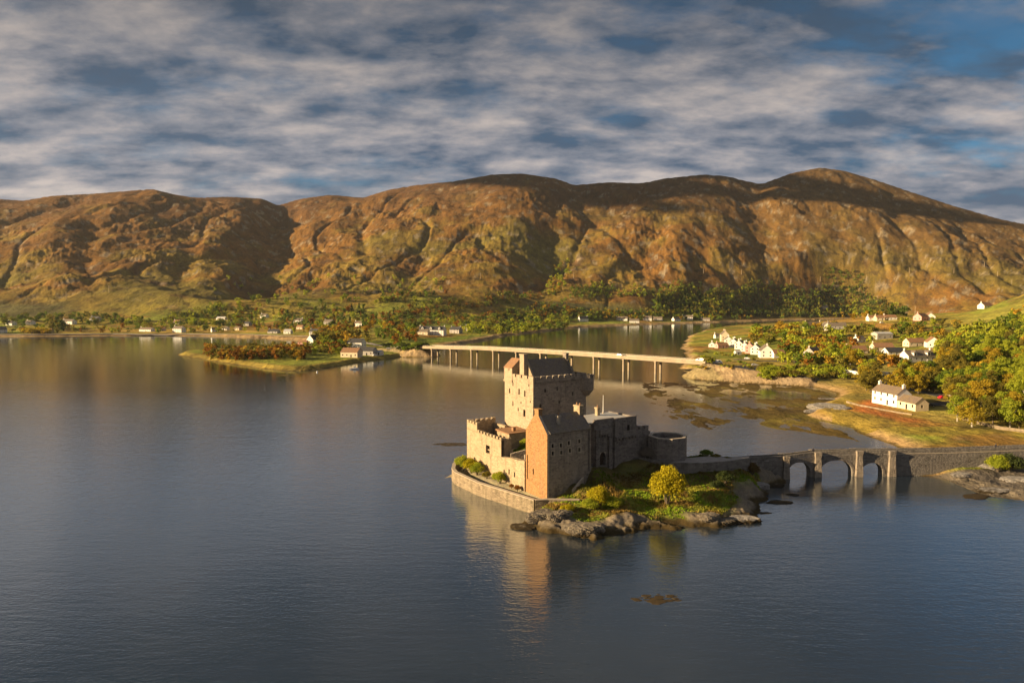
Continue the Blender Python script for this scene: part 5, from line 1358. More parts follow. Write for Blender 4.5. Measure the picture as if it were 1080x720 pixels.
# the white two-storey house by the footbridge and its stone annex: long lit front towards the loch
ax, ay = P(919.5, 423.5, 3); bx, by = P(945.8, 429.5, 3)
hr = math.atan2(by - ay, bx - ax); HL = math.hypot(bx - ax, by - ay)
mx_, my_ = (ax + bx) / 2, (ay + by) / 2
nx_, ny_ = math.cos(hr + math.pi / 2), math.sin(hr + math.pi / 2)
wh = house_(935, 420, HL, 6.4, 5.2, 2.6, hr, 'white', 'slate_warm', 'white two-storey house with two gable chimneys beside the tidal flats', 2, 4, 2, 'shore_house', dist=200)
zg_ = 3.0
wh.location = (mx_ + nx_ * 3.2, my_ + ny_ * 3.2, zg_)
wa = house_(955, 430, 10.5, 5.6, 3.1, 2.2, hr, 'cream', 'slate_warm', 'low stone annex joined to the right end of the white two-storey house', 0, 3, 1, 'annex', dist=200)
dv = Vector((math.cos(hr), math.sin(hr)))
wa.location = (mx_ + nx_ * 3.0 + dv.x * (HL / 2 + 5.3), my_ + ny_ * 3.0 + dv.y * (HL / 2 + 5.3), zg_)
HOUSE_SPOTS[:] = [(937, my_ + 2, 22, 25), (962, my_ - 5, 20, 25)]
gw = MB(); gpts = [P(x, y, 2.6) for x, y in [(893, 424.5), (905, 428), (920, 431), (946, 436), (962, 438.5)]]
wall_run(gw, gpts, .45, .5, 3.4); tag(gw.build('garden_wall', M['seawall']), 'low pale stone wall in front of the white two-storey house', 'wall')
gw = MB(); gpts = [G(x, y)[:2] for x, y in [(1010, 441), (1030, 447), (1055, 453), (1085, 457)]]
wall_run(gw, gpts, .5, [ground(*p) - 1 for p in gpts], [ground(*p) + 1.1 for p in gpts]); tag(gw.build('field_wall', M['seawall']), 'low stone wall at the foot of the wooded slope on the right', 'wall')

D90 = R(90)
T = [ # px, py, L, D, H, rise, rot(deg), wall, roof, label, chimneys, windows, floors
 (764, 360, 11, 8, 7.5, 4, 80, 'cream', 'slate', 'tallest cream house at the far end of the shore row, chimney on its gable', 2, 3, 2),
 (768, 364, 10, 7, 5.5, 3, 75, 'white', 'slate', 'white two-storey house next to the tallest cream one in the shore row', 2, 3, 2),
 (774, 366, 11, 7, 5.2, 3, 65, 'white', 'slate_warm', 'white house third from the far end of the shore row', 2, 3, 2),
 (780, 368, 11, 7, 5.2, 3, 62, 'white', 'slate_warm', 'white house in the middle of the shore row', 2, 3, 2),
 (786, 370.5, 10, 7, 5.0, 3, 62, 'white', 'tile_rust', 'white house with rusty roof left of the pink one', 2, 3, 2),
 (791, 372, 8, 7, 5.4, 3, 62, 'pink', 'tile_rust', 'pink house in the shore row', 1, 2, 2),
 (797, 373.5, 11, 7, 5.2, 3, 64, 'white', 'slate_warm', 'white house just right of the pink one', 2, 3, 2),
 (807.5, 377, 13, 9.5, 5.5, 4.2, 78, 'white', 'slate', 'large white gabled house at the near end of the shore row', 1, 3, 2),
 (820, 377, 9, 6, 3.4, 2.6, 8, 'white', 'tile_rust', 'small white cottage with red-brown roof right of the large gabled house', 0, 2, 1),
 (757, 356.5, 8, 5, 3, 2, 10, 'white', 'slate', 'small white cottage at the tip of the village', 1, 2, 1),
 (751, 366, 8, 6, 2.8, 2.2, 70, 'white', 'slate_dark', 'dark-roofed white bungalow near the water at the village tip', 1, 2, 1),
 (761, 367, 11, 6, 2.8, 2.2, 15, 'pink', 'tile_rust', 'low pinkish bungalow in front of the shore row', 1, 3, 1),
 (778, 374, 5, 3.5, 2.2, 1.2, 10, 'white', 'lead', 'small white shed on the lawn below the shore row', 0, 1, 1),
 (857, 346, 19, 8, 3.6, 3.4, 12, 'cream', 'slate_warm', 'long cream house with brown slate roof among trees behind the village', 2, 4, 1),
 (871, 348, 12, 9, 4, 4.2, 80, 'white', 'slate', 'white gable end of a dark-roofed house behind the village trees', 0, 2, 1),
 (882, 347, 18, 8, 3.6, 3.4, -6, 'greyrender', 'slate', 'long dark slate house joined behind the white gable', 1, 4, 1),
 (869, 325.5, 18, 9, 5.5, 4, 8, 'greyrender', 'slate', 'grey house alone among the dark trees across the water', 2, 3, 2),
 (921, 338, 13, 7, 3.2, 2.4, 0, 'white', 'tile_rust', 'white bungalow at the left end of the upper row on the field', 1, 3, 1),
 (929, 338, 13, 7, 3.2, 2.4, 0, 'cream', 'tile_rust', 'second bungalow from the left of the upper row on the field', 1, 3, 1),
 (938, 337.5, 13, 7, 3.2, 2.4, 0, 'white', 'tile_rust', 'bungalow at the right end of the upper row on the field', 1, 3, 1),
 (971, 338, 13, 9, 4, 3.6, 30, 'pink', 'tile_rust', 'pinkish gabled house behind the trees at the top of the village', 1, 3, 1),
 (980, 337.5, 9, 9, 4, 3.6, 75, 'white', 'tile_rust', 'white gable beside the pinkish house at the top of the village', 0, 2, 1),
 (1039, 325, 16, 9, 3.5, 3.8, 20, 'white', 'tile_rust', 'lone white house with russet roof high on the right skyline field', 1, 3, 1),
 (930, 357, 15, 10, 4.5, 1.6, 4, 'greyrender', 'lead', 'pale blue-grey shed-like building in the middle of the village', 0, 3, 1),
 (906, 361, 9, 7, 3, 2.8, 20, 'white', 'slate', 'small white house half hidden by green trees', 1, 2, 1),
 (902, 373, 15, 8, 3, 3, 6, 'cream', 'tile_rust', 'brown-roofed bungalow left of the tall dark tree', 1, 3, 1),
 (930, 370, 15, 8, 3, 3, 0, 'cream', 'tile_rust', 'brown-roofed bungalow behind the black-roofed one', 1, 3, 1),
 (942, 375, 13, 8, 2.8, 2.8, 6, 'white', 'slate_dark', 'white bungalow with near-black slate roof', 0, 3, 1),
 (967, 381, 20, 9, 3.6, 3.4, 10, 'white', 'slate', 'large white villa with gabled dormers above the green lawn', 2, 5, 1),
 (983, 366, 11, 9, 4, 3.8, 70, 'white', 'tile_rust', 'white gabled house with rusty roof above the villa', 0, 2, 1),
 (964, 365, 14, 8, 3.4, 3, 5, 'cream', 'tile_rust', 'rust-roofed house directly behind the villa', 0, 3, 1),
 (857, 377, 12, 8, 4, 3.6, 40, 'greyrender', 'slate_warm', 'brown-roofed house with one chimney buried in orange trees', 1, 3, 1),
 (331, 363, 11, 9, 5, 4.4, 62, 'white', 'slate_dark', 'white gabled church-like house with black slate roof on the point', 1, 2, 1),
 (320, 364, 9, 6, 2.8, 2, 10, 'pink', 'tile_rust', 'low pinkish outbuilding left of the black-roofed gabled house', 0, 2, 1),
 (371, 376.5, 14, 10, 4.2, 3, 8, 'cream', 'tile_rust', 'cream hall near the water by the boat', 0, 4, 1),
 (387, 374.5, 15, 8, 3.8, 2.8, 4, 'greyrender', 'slate_dark', 'grey workshop with black roof right of the cream hall', 0, 4, 1),
 (376, 366, 15, 9, 4.5, 3.4, 4, 'white', 'slate_dark', 'dark-roofed white house behind the cream hall', 0, 3, 1),
 (399, 374.5, 7, 5, 2.6, 1.4, 0, 'white', 'lead', 'small white shed at the right end of the hall buildings', 0, 2, 1),
 (456, 353, 34, 10, 6.2, 4.5, 3, 'white', 'slate_dark', 'long white hotel with black slate roof above the lawn', 2, 8, 2),
 (446, 352.8, 16, 8, 3.6, 3, 3, 'cream', 'slate', 'lower cream wing at the left end of the long white hotel', 1, 4, 1),
 (481, 351.5, 15, 9, 5, 3.8, -8, 'greyrender', 'slate_dark', 'grey house with black roof right of the long white hotel', 2, 3, 2),
 (497, 349, 17, 9, 4.6, 3.6, 0, 'greyrender', 'slate_dark', 'grey house half hidden in trees between the hotel and the inlet', 1, 4, 1),
 (-2, 351.5, 18, 10, 5, 4, 60, 'white', 'slate', 'white house cut by the left edge of the picture', 1, 3, 2),
 (12, 343, 14, 8, 3.4, 3, 0, 'white', 'slate', 'white house behind dark trees near the left edge', 1, 3, 1),
 (32, 342.5, 13, 8, 3.4, 3, 0, 'white', 'slate', 'pale house second from the left edge behind the trees', 1, 3, 1),
 (51, 350.5, 13, 7, 2.8, 2.4, 10, 'cream', 'tile_rust', 'low cream cottage on the shore by the golden bushes', 0, 3, 1),
 (73, 341.5, 23, 8, 4, 3, 0, 'white', 'slate', 'long white house with dark roof behind the left shore', 1, 6, 1),
 (101, 339, 17, 9, 4, 4, 0, 'greyrender', 'slate_dark', 'dark-roofed house set higher than the long white one', 1, 4, 1),
 (155, 349.5, 22, 7, 3.2, 2.6, 0, 'white', 'slate_warm', 'long low white house by the water, left of the blueish one', 1, 6, 1),
 (172, 349, 7, 6, 3.5, 2, 20, 'cream', 'tile_rust', 'small cream hut between the two waterside houses', 0, 1, 1),
 (189, 350.5, 16, 8, 5.6, 3.2, 0, 'white', 'slate', 'blueish-white two-storey house on the waterside', 1, 4, 2),
 (187, 341.5, 11, 7, 3.4, 2.6, 0, 'white', 'tile_rust', 'white cottage up the slope behind the waterside house', 1, 3, 1),
 (226, 350, 8, 6, 3.6, 2.4, 40, 'white', 'slate', 'small white cottage right by the shore road', 1, 2, 1),
 (238, 348, 9, 6, 3, 2, 0, 'white', 'slate', 'white bungalow on the shore road left of the yellow ones', 0, 2, 1),
 (251, 348, 9, 6, 3, 2, 0, 'cream', 'slate_warm', 'yellowish bungalow on the shore road', 0, 2, 1),
 (234, 337.5, 18, 7, 3, 2.4, 0, 'white', 'lead', 'long pale-roofed house among the trees up the left slope', 0, 4, 1),
 (243, 341, 9, 7, 3.4, 2.4, 40, 'cream', 'tile_rust', 'cream cottage below the long pale-roofed house', 0, 2, 1),
 (259, 343.5, 19, 8, 3.2, 3, 0, 'greyrender', 'slate_dark', 'dark-roofed grey house above the shore road', 1, 4, 1),
 (279, 335, 12, 8, 4, 2.6, 0, 'white', 'slate', 'white house high among dark trees', 1, 3, 1),
 (289, 351.5, 15, 8, 3, 2.8, 6, 'greyrender', 'slate_dark', 'grey bungalow with black roof on the lagoon shore', 1, 3, 1),
 (304, 351.8, 10, 7, 3.4, 2.6, 10, 'white', 'lead', 'small blueish-white house on the lagoon shore', 0, 2, 1),
 (315, 341, 15, 8, 4.6, 3.2, 4, 'white', 'slate', 'bright white house with chimneys above the lagoon', 2, 4, 1),
 (317, 347, 10, 6, 3.2, 2.4, 0, 'cream', 'tile_rust', 'cream cottage just below the bright white house', 0, 3, 1),
 (333, 352.5, 15, 8, 3.6, 3.4, 0, 'greyrender', 'slate_dark', 'grey-roofed house just behind the gabled church-like one', 1, 3, 1),
 (347, 342, 14, 8, 4, 3.4, 0, 'greyrender', 'slate', 'grey house beside the big golden tree', 1, 3, 1),
 (379, 344, 13, 8, 4.4, 2.8, 0, 'white', 'slate_warm', 'white house alone right of the tall trees', 1, 3, 1),
 (615, 338.8, 19, 9, 5, 5, 20, 'white', 'slate_dark', 'white gabled house on the far shore, leftmost of the distant row', 2, 3, 2),
 (656, 338, 24, 9, 4, 4, 0, 'white', 'slate', 'long white farmhouse on the far shore', 1, 5, 1),
 (669, 340.5, 19, 9, 4.4, 4, 12, 'white', 'slate', 'white house closest to the water on the far shore', 1, 4, 1),
 (683, 338, 18, 9, 5.5, 4, 0, 'white', 'slate', 'white two-storey house in the middle of the far shore row', 1, 4, 2),
 (694, 338, 19, 9, 4, 4, 0, 'greyrender', 'slate', 'grey house right of the middle of the far shore row', 1, 4, 1),
 (713, 338.6, 18, 9, 4.2, 4, 30, 'white', 'slate', 'white gabled house on the right of the far shore row', 1, 3, 1),
 (725, 337, 24, 10, 5.5, 4.5, 0, 'white', 'slate', 'large white house at the right of the far shore row', 2, 5, 2),
 (744, 338.2, 20, 9, 3.6, 3.4, 0, 'greyrender', 'slate', 'low grey house in trees at the right end of the far shore', 1, 4, 1),
]
for i, t in enumerate(T):
    px_, py_, L, D, H, rise, rot, wall, roof, lab, ch_, nw, fl_ = t
    if px_ < 750 and abs(rot) < 16: rot -= 20
    house_(px_, py_, L, D, H, rise, R(rot), wall, roof, lab, ch_, nw, fl_, {'villa': 'villa', 'hotel': 'hotel', 'shed': 'shed', 'hall': 'village_hall'}.get(next((k for k in ('villa', 'hotel', 'shed', 'hall') if k in lab.split()), ''), 'cottage'), 2 if 'dormers' in lab else (3 if 'long white hotel with' in lab else 0))

# ------------------------------------------------------------------ road bridge over the loch mouth
p0 = Vector((95.0, 441.0)); p1 = Vector(P(455, 372.5, 0))
q0 = Vector(P(694, 393.7, 0)); q1 = Vector(P(475, 377.4, 0)); dirb = (q1 - q0).normalized(); nb = Vector((-dirb.y, dirb.x))
def bp(t, o=0): v = q0 + dirb * t + nb * o; return v
LT = -34.0; RT = 222.0
def dz_(t): return 10.35 - .0 * t + .9 * math.sin(math.pi * (t - LT) / (RT - LT)) - 1.2 * max(0, (t - 150) / 72)
rb_ = empty('road_bridge', (*q0, 0), math.atan2(dirb.y, dirb.x)); tag(rb_, 'long low pale concrete road bridge on paired piers across the loch mouth', 'road bridge')
dk = MB(); N = 32; rails = [MB(), MB()]; ed_ = MB(); rd = MB()
for i in range(N):
    t0, t1 = LT + (RT - LT) * i / N, LT + (RT - LT) * (i + 1) / N; z0_, z1_ = dz_(t0) - 1.25, dz_(t1) - 1.25
    dk.hexa([(t0, -5, z0_ - .35), (t1, -5, z1_ - .35), (t1, 5, z1_ - .35), (t0, 5, z0_ - .35)], [(t0, -5, z0_), (t1, -5, z1_), (t1, 5, z1_), (t0, 5, z0_)])
    dk.hexa([(t0, -3.4, z0_ - 1.7), (t1, -3.4, z1_ - 1.7), (t1, 3.4, z1_ - 1.7), (t0, 3.4, z0_ - 1.7)], [(t0, -3.4, z0_ - .353), (t1, -3.4, z1_ - .353), (t1, 3.4, z1_ - .353), (t0, 3.4, z0_ - .353)])
    rd.hexa([(t0, -3.6, z0_ + .002), (t1, -3.6, z1_ + .002), (t1, 3.6, z1_ + .002), (t0, 3.6, z0_ + .002)], [(t0, -3.6, z0_ + .06), (t1, -3.6, z1_ + .06), (t1, 3.6, z1_ + .06), (t0, 3.6, z0_ + .06)])
    for k, s in enumerate((-1, 1)):
        y0_, y1_ = s * 4.95 - .12, s * 4.95 + .12
        rails[k].hexa([(t0, y0_, z0_ - 1.3), (t1, y0_, z1_ - 1.3), (t1, y1_, z1_ - 1.3), (t0, y1_, z0_ - 1.3)], [(t0, y0_, z0_ + .75), (t1, y0_, z1_ + .75), (t1, y1_, z1_ + .75), (t0, y1_, z0_ + .75)])
        rails[k].hexa([(t0, y0_ + .04, z0_ + 1.12), (t1, y0_ + .04, z1_ + 1.12), (t1, y1_ - .04, z1_ + 1.12), (t0, y1_ - .04, z0_ + 1.12)], [(t0, y0_ + .04, z0_ + 1.22), (t1, y0_ + .04, z1_ + 1.22), (t1, y1_ - .04, z1_ + 1.22), (t0, y1_ - .04, z0_ + 1.22)], 1)
        for j in range(4):
            tt = t0 + (t1 - t0) * j / 4; rails[k].box(tt, tt + .12, y0_ + .05, y1_ - .05, z0_ + .6, z0_ + 1.12, 1)
dk.build('deck', M['concrete_dark'], rb_); rd.build('carriageway', M['asphalt'], rb_)
for k in range(2): rails[k].build('railing', [M['concrete'], M['steel']], rb_)
for t in (0, 23.4, 46.6, 69.6, 92.4, 115.2, 138, 161, 184, 206):
    for s in (-1, 1):
        pc = MB(); pc.tube([(t, s * 3.4, -2), (t, s * 3.4, dz_(t) - 2.9)], .75, 12); pc.build('pier', M['concrete'], rb_, smooth=False)
    pc = MB(); pc.box(t - .7, t + .7, -4.5, 4.5, dz_(t) - 3.4, dz_(t) - 2.76); pc.build('crossbeam', M['concrete'], rb_)
# embankments of the road at both bridge ends
def drape(pts, wdt, name, mat, lift=.12, thick=.8, z_of=None):
    """road strip following the ground"""
    P_ = []
    for a, b in zip(pts, pts[1:]):
        a, b = Vector(a), Vector(b); n_ = max(1, int((b - a).length / 7))
        P_ += [a + (b - a) * i / n_ for i in range(n_)]
    P_.append(Vector(pts[-1])); mb = MB(); zs = [max(ground(p.x, p.y), .5) if z_of is None else z_of(p) for p in P_]
    zs = [sum(zs[max(0, i - 2):i + 3]) / len(zs[max(0, i - 2):i + 3]) for i in range(len(zs))]
    L_, R_ = [], []
    for i, p in enumerate(P_):
        d = (P_[min(i + 1, len(P_) - 1)] - P_[max(i - 1, 0)]).normalized(); nn = Vector((-d.y, d.x)) * wdt / 2
        L_.append(p + nn); R_.append(p - nn)
    zl = [max(z, ground(*q), ground(*r)) for z, q, r in zip(zs, L_, R_)] if z_of is None else zs
    for i in range(len(P_) - 1):
        za, zb = zl[i] + lift, zl[i + 1] + lift
        mb.hexa([(*R_[i], za - thick), (*R_[i + 1], zb - thick), (*L_[i + 1], zb - thick), (*L_[i], za - thick)], [(*R_[i], za), (*R_[i + 1], zb), (*L_[i + 1], zb), (*L_[i], za)])
    o = mb.build(name, M[mat]); tag(o, kind='structure'); return o, list(zip(P_, zl))
M['bank'] = rock_mat('road_bank_rubble', (0.42, 0.32, 0.2), (0.24, 0.18, 0.11), (0.5, 0.4, 0.26), False)
def emb(name, t0, t1, base, lab):
    mb = MB(); n_ = 8
    for i in range(n_):
        a, b = t0 + (t1 - t0) * i / n_, t0 + (t1 - t0) * (i + 1) / n_
        f0, f1 = 1 - i / n_, 1 - (i + 1) / n_
        za, zb = base + (dz_(t0) - 1.25 - base) * f0, base + (dz_(t0) - 1.25 - base) * f1
        A = [bp(a, -5.5), bp(a, 5.5)]; B = [bp(b, -5.5), bp(b, 5.5)]; A2 = [bp(a, -5.5 - za * .9), bp(a, 5.5 + za * .9)]; B2 = [bp(b, -5.5 - zb * .9), bp(b, 5.5 + zb * .9)]
        q0_, q1_ = [(*A2[0], -1), (*B2[0], -1), (*B2[1], -1), (*A2[1], -1)], [(*A[0], za), (*B[0], zb), (*B[1], zb), (*A[1], za)]
        if t1 < t0: q0_, q1_ = q0_[::-1], q1_[::-1]
        mb.hexa(q0_, q1_)
    o = mb.build(name, M['bank']); tag(o, kind='structure')

r1 = [tuple(bp(LT + .5)), tuple(bp(LT - 30)), tuple(bp(LT - 62)), G(778, 386.5)[:2], G(800, 387.5)[:2], G(830, 389)[:2], G(862, 392)[:2], G(890, 396)[:2], G(915, 400)[:2], G(945, 407)[:2], G(975, 414)[:2], G(1000, 419)[:2], G(1020, 424)[:2]]
_, road1 = drape(r1, 6.5, 'shore_road', 'asphalt')
r2 = [G(776, 379)[:2], G(800, 380.5)[:2], G(830, 381)[:2], G(870, 386)[:2], G(900, 390)[:2], G(930, 393)[:2], G(970, 397)[:2]]
_, road2 = drape(r2, 5.5, 'village_street', 'asphalt')
r3 = [G(-60, 353)[:2], G(40, 353)[:2], G(120, 352.5)[:2], G(200, 352.3)[:2], G(260, 352.5)[:2], G(330, 355)[:2], G(345, 358)[:2], G(400, 364.5)[:2], G(425, 366)[:2], tuple(bp(RT + 40)), tuple(bp(RT - .5))]
_, road3 = drape(r3, 6, 'lochside_road', 'track')
r4 = [G(962, 424)[:2], G(980, 427)[:2], G(1000, 426)[:2], G(1022, 424.5)[:2]]
drape(r4, 9, 'parking_area', 'asphalt', .16)
# white roadside wall
gw = MB(); gpts = [G(x, y)[:2] for x, y in [(886, 392.5), (898, 394.5), (913, 397)]]
wall_run(gw, gpts, .6, [ground(*p) - 1 for p in gpts], [ground(*p) + 2.0 for p in gpts]); tag(gw.build('roadside_wall', M['white']), 'long whitewashed wall beside the shore road below the village trees', 'wall')

# ------------------------------------------------------------------ vehicles
def car(name, x, y, z, rot, paint, label, group=None, van=False):
    o = empty(name, (x, y, z), rot); tag(o, label, 'van' if van else 'car', group)
    L = 5.4 if van else 4.3; W = .95 if van else .86; H = 2.1 if van else 1.45
    if van: prof = [(-L / 2, .4), (L / 2, .4), (L / 2, 1.0), (L / 2 - .5, 1.2), (L / 2 - 1.3, H), (-L / 2 + .05, H)]
    else: prof = [(-L / 2, .35), (L / 2, .35), (L / 2, .75), (L / 2 - .25, .85), (L / 2 - 1.1, .95), (L / 2 - 1.9, H), (-L / 2 + 1.0, H), (-L / 2 + .3, 1.0), (-L / 2, .9)]
    b = MB(); n = len(prof)
    ins = [(0.0 if zz < 1.0 else .12) for _, zz in prof]
    A = [(px_, -W + i_, pz) for (px_, pz), i_ in zip(prof, ins)]; B = [(px_, W - i_, pz) for (px_, pz), i_ in zip(prof, ins)]
    b.face(A); b.face(B[::-1])
    for i in range(n):
        j = (i + 1) % n; b.face([A[j], A[i], B[i], B[j]])
    b.build('body', M[paint], o, bevel=.05)
    wb = MB()
    zA = H - .42 if not van else H - .85; zB = H - .08 if not van else H - .15
    x0, x1 = (-L / 2 + .75, L / 2 - 1.75) if not van else (L / 2 - 2.4, L / 2 - 1.2)
    for s in (-1, 1): wb.box(x0, x1, s * (W - .1) - .03, s * (W - .1) + .03, zA, zB)
    wb.hexa([(L / 2 - 1.25, -W + .2, 1.0), (L / 2 - 1.2, -W + .2, 1.0), (L / 2 - 1.2, W - .2, 1.0), (L / 2 - 1.25, W - .2, 1.0)] if not van else [(L / 2 - .62, -W + .2, 1.28), (L / 2 - .55, -W + .2, 1.28), (L / 2 - .55, W - .2, 1.28), (L / 2 - .62, W - .2, 1.28)],
            [(L / 2 - 1.85, -W + .25, H - .06), (L / 2 - 1.8, -W + .25, H - .06), (L / 2 - 1.8, W - .25, H - .06), (L / 2 - 1.85, W - .25, H - .06)] if not van else [(L / 2 - 1.22, -W + .2, H - .1), (L / 2 - 1.15, -W + .2, H - .1), (L / 2 - 1.15, W - .2, H - .1), (L / 2 - 1.22, W - .2, H - .1)])
    wb.build('windows', M['glass'], o)
    for xx in (-L / 2 + .8, L / 2 - .85):
        for s in (-1, 1):
            w_ = MB(); w_.tube([(xx, s * (W - .18), .33), (xx, s * (W + .02), .33)], .33, 12); wo_ = w_.build('wheel', M['rubber'], o)
            w_ = MB(); w_.tube([(xx, s * (W + .021), .33), (xx, s * (W + .03), .33)], .2, 8); w_.build('rim', M['steel'], wo_)
    return o
def car_at(px_, py_, paint, label, rot=0, van=False, lift=.15):
    x, y, z = G(px_, py_); car('parked_van' if van else 'parked_car', x, y, z + lift, rot, paint, label, None, van)
car_at(995, 421, 'car_red', 'red car on the road right of the white two-storey house', R(5))
car_at(980, 429.5, 'car_dark', 'black car parked behind the stone annex', R(-8), lift=.25)
car_at(936, 397, 'car_white', 'white van parked in the lay-by below the villa', R(-12), True); car_at(948, 399, 'car_silver', 'silver car parked right of the white van below the villa', R(-12))
car_at(930, 341, 'car_white', 'white car outside the upper row of bungalows', R(10)); car_at(788, 379, 'car_white', 'white car parked below the pink house', R(-20)); car_at(930, 378, 'car_white', 'white car on the drive of the black-roofed bungalow', R(8))
car_at(796, 386, 'car_silver', 'silver car on the shore road below the large gabled house', R(-5))
car_at(396, 376.5, 'car_white', 'white car beside the workshop on the point', R(30)); car_at(410, 369, 'car_white', 'white car on the road left of the road bridge', R(10)); car_at(955, 398.5, 'car_red', 'dark red car at the right end of the lay-by', R(-12))
for i, (t, pm_, lab, vn) in enumerate(((-28, 'car_white', 'white van at the right end of the road bridge', True), (30, 'car_silver', 'silver car driving over the road bridge', False))):
    v = bp(t, -1.8); car('van' if vn else 'car', v.x, v.y, dz_(t) - 1.17, math.atan2(dirb.y, dirb.x), pm_, lab, None, vn)
x, y, z = G(757, 383.5); car('parked_van', x, y, z + .1, R(-10), 'car_white', 'white van parked on the grass bank beside the bridge end', None, True)

# ------------------------------------------------------------------ boat and buoy
bx_, by_ = P(373.5, 389.3, 0)
bt_ = empty('cabin_boat', (bx_, by_, 0), R(6)); tag(bt_, 'small white cabin boat lying off the point on the left', 'boat')
hb = MB(); st = [(-3.0, .95, .75), (-1.5, 1.1, .75), (0.5, 1.1, .8), (2.0, .8, .95), (3.2, .06, 1.15)]
for (xa, wa_, za), (xb, wb_, zb) in zip(st, st[1:]):
    hb.hexa([(xa, -wa_ * .6, -.3), (xb, -wb_ * .6, -.3), (xb, wb_ * .6, -.3), (xa, wa_ * .6, -.3)], [(xa, -wa_, za), (xb, -wb_, zb), (xb, wb_, zb), (xa, wa_, za)])
hb.build('hull', M['car_white'], bt_)
hb = MB(); hb.hexa([(-.6, -.75, .75), (1.6, -.7, .8), (1.6, .7, .8), (-.6, .75, .75)], [(-.5, -.65, 1.9), (1.0, -.6, 1.85), (1.0, .6, 1.85), (-.5, .65, 1.9)]); cbn = hb.build('cabin', M['frame'], bt_)
hb = MB(); hb.box(-.3, .9, -.72, .72, 1.25, 1.65); hb.build('window', M['glass'], cbn)
hb = MB(); hb.tube([(-.4, 0, 1.9), (-.4, 0, 3.4)], .05, 6); hb.build('mast', M['steel'], bt_)
x, y = P(334.5, 392.5, 0); hb = MB(); hb.tube([(0, 0, -.3), (0, 0, .1), (0, 0, .55), (0, 0, .8)], [.25, .55, .5, .15], 12); o = hb.build('mooring_buoy', M['car_white'], smooth=True); o.location = (x, y, 0); tag(o, 'white mooring buoy floating off the grassy spit', 'buoy')

# ------------------------------------------------------------------ poles
def pole(px_, py_, h, label, group=None, arm=True, mat='polewood', r=.16, ground_at=None, name='utility_pole'):
    x, y, z = G(px_, py_) if ground_at is None else ground_at
    o = empty(name, (x, y, z)); tag(o, label, 'pole', group)
    mb = MB(); mb.tube([(0, 0, -.5), (0, 0, h)], [r * 1.3, r * .8], 7); mb.build('pole', M[mat], o)
    if arm:
        mb = MB(); mb.box(-1.1, 1.1, -.08, .08, h - .9, h - .7); a_ = mb.build('crossarm', M[mat], o)
        for s in (-1, 0, 1):
            i_ = MB(); i_.tube([(s * .95, 0, h - .7), (s * .95, 0, h - .4)], .08, 6); i_.build('insulator', M['frame'], a_)
    return o
for (px_, py_) in [(369, 293), (406, 292), (459, 291), (507, 294), (605, 294), (70, 317), (115, 309)]:
    pole(px_, py_, 14, 'pale wooden pole standing on the moorland slope left of the central ridge', 'poles of the power line across the left hillside', r=.45)
for (px_, py_) in [(701, 289), (742, 290), (782, 292), (834, 302), (865, 300), (914, 294), (959, 289), (986, 297), (1006, 289), (1038, 283), (1052, 292)]:
    pole(px_, py_, 14, 'pale wooden pole standing on the moorland slope above the plantation', 'poles of the power line across the right hillside', r=.45)
pole(906, 334, 9, 'thin pole on top of the orange field behind the village', r=.2); pole(965, 334, 12, 'tall pole beside the pinkish house at the top of the village', r=.25)
pole(1004, 366, 9, 'stout tan post standing right of the white gabled house', arm=False, r=.5, name='wooden_post'); pole(977.5, 392, 7.5, 'slim white pole on the lawn in front of the villa', arm=False, mat='frame', r=.16, name='lawn_pole')

# ------------------------------------------------------------------ people on the footbridge
def person(x, y, z, rot, label):
    me = bpy.data.meshes.new('person')
    V = [(0, 0, .92), (0, 0, 1.15), (0, 0, 1.38), (0, 0, 1.5), (0, .02, 1.6), (0, .02, 1.72), (.1, 0, .88), (.11, .02, .48), (.11, 0, .06), (.11, .14, .04), (-.1, 0, .88), (-.12, -.02, .48), (-.12, -.03, .06), (-.12, .11, .04),
         (.19, 0, 1.4), (.25, .03, 1.12), (.22, .2, .95), (-.19, 0, 1.4), (-.25, .03, 1.12), (-.22, .2, .95)]
    E = [(0, 1), (1, 2), (2, 3), (3, 4), (4, 5), (0, 6), (6, 7), (7, 8), (8, 9), (0, 10), (10, 11), (11, 12), (12, 13), (2, 14), (14, 15), (15, 16), (2, 17), (17, 18), (18, 19)]
    RR = [.15, .14, .16, .06, .095, .085, .095, .065, .05, .045, .095, .065, .05, .045, .075, .055, .04, .075, .055, .04]
    me.from_pydata(V, E, []); o = bpy.data.objects.new('person', me); COL.objects.link(o)
    me.materials.append(M['jacket'])
    sk = o.modifiers.new('skin', 'SKIN'); sk.use_smooth_shade = True
    for i, r in enumerate(RR): me.skin_vertices[0].data[i].radius = (r, r)
    me.skin_vertices[0].data[0].use_root = True
    sb = o.modifiers.new('sub', 'SUBSURF'); sb.levels = 1; sb.render_levels = 1
    o.location = (x, y, z); o.rotation_euler = (0, 0, rot); tag(o, label, 'person')
    hm = MB(); hm.tube([(0, .03, 1.62), (0, .03, 1.7), (0, .02, 1.79), (0, .02, 1.83)], [.1, .115, .08, .02], 8); hm.build('hair', M['bark'], o, smooth=True)
v = bpt(858.5, .9); person(v.x, v.y, top(858.5) - .9, R(170), 'person in dark clothes standing at the footbridge parapet above the first arch')
v = bpt(1051.5, .9); person(v.x, v.y, top(1051.5) - .9, R(150), 'person in dark clothes walking on the causeway near the right edge')
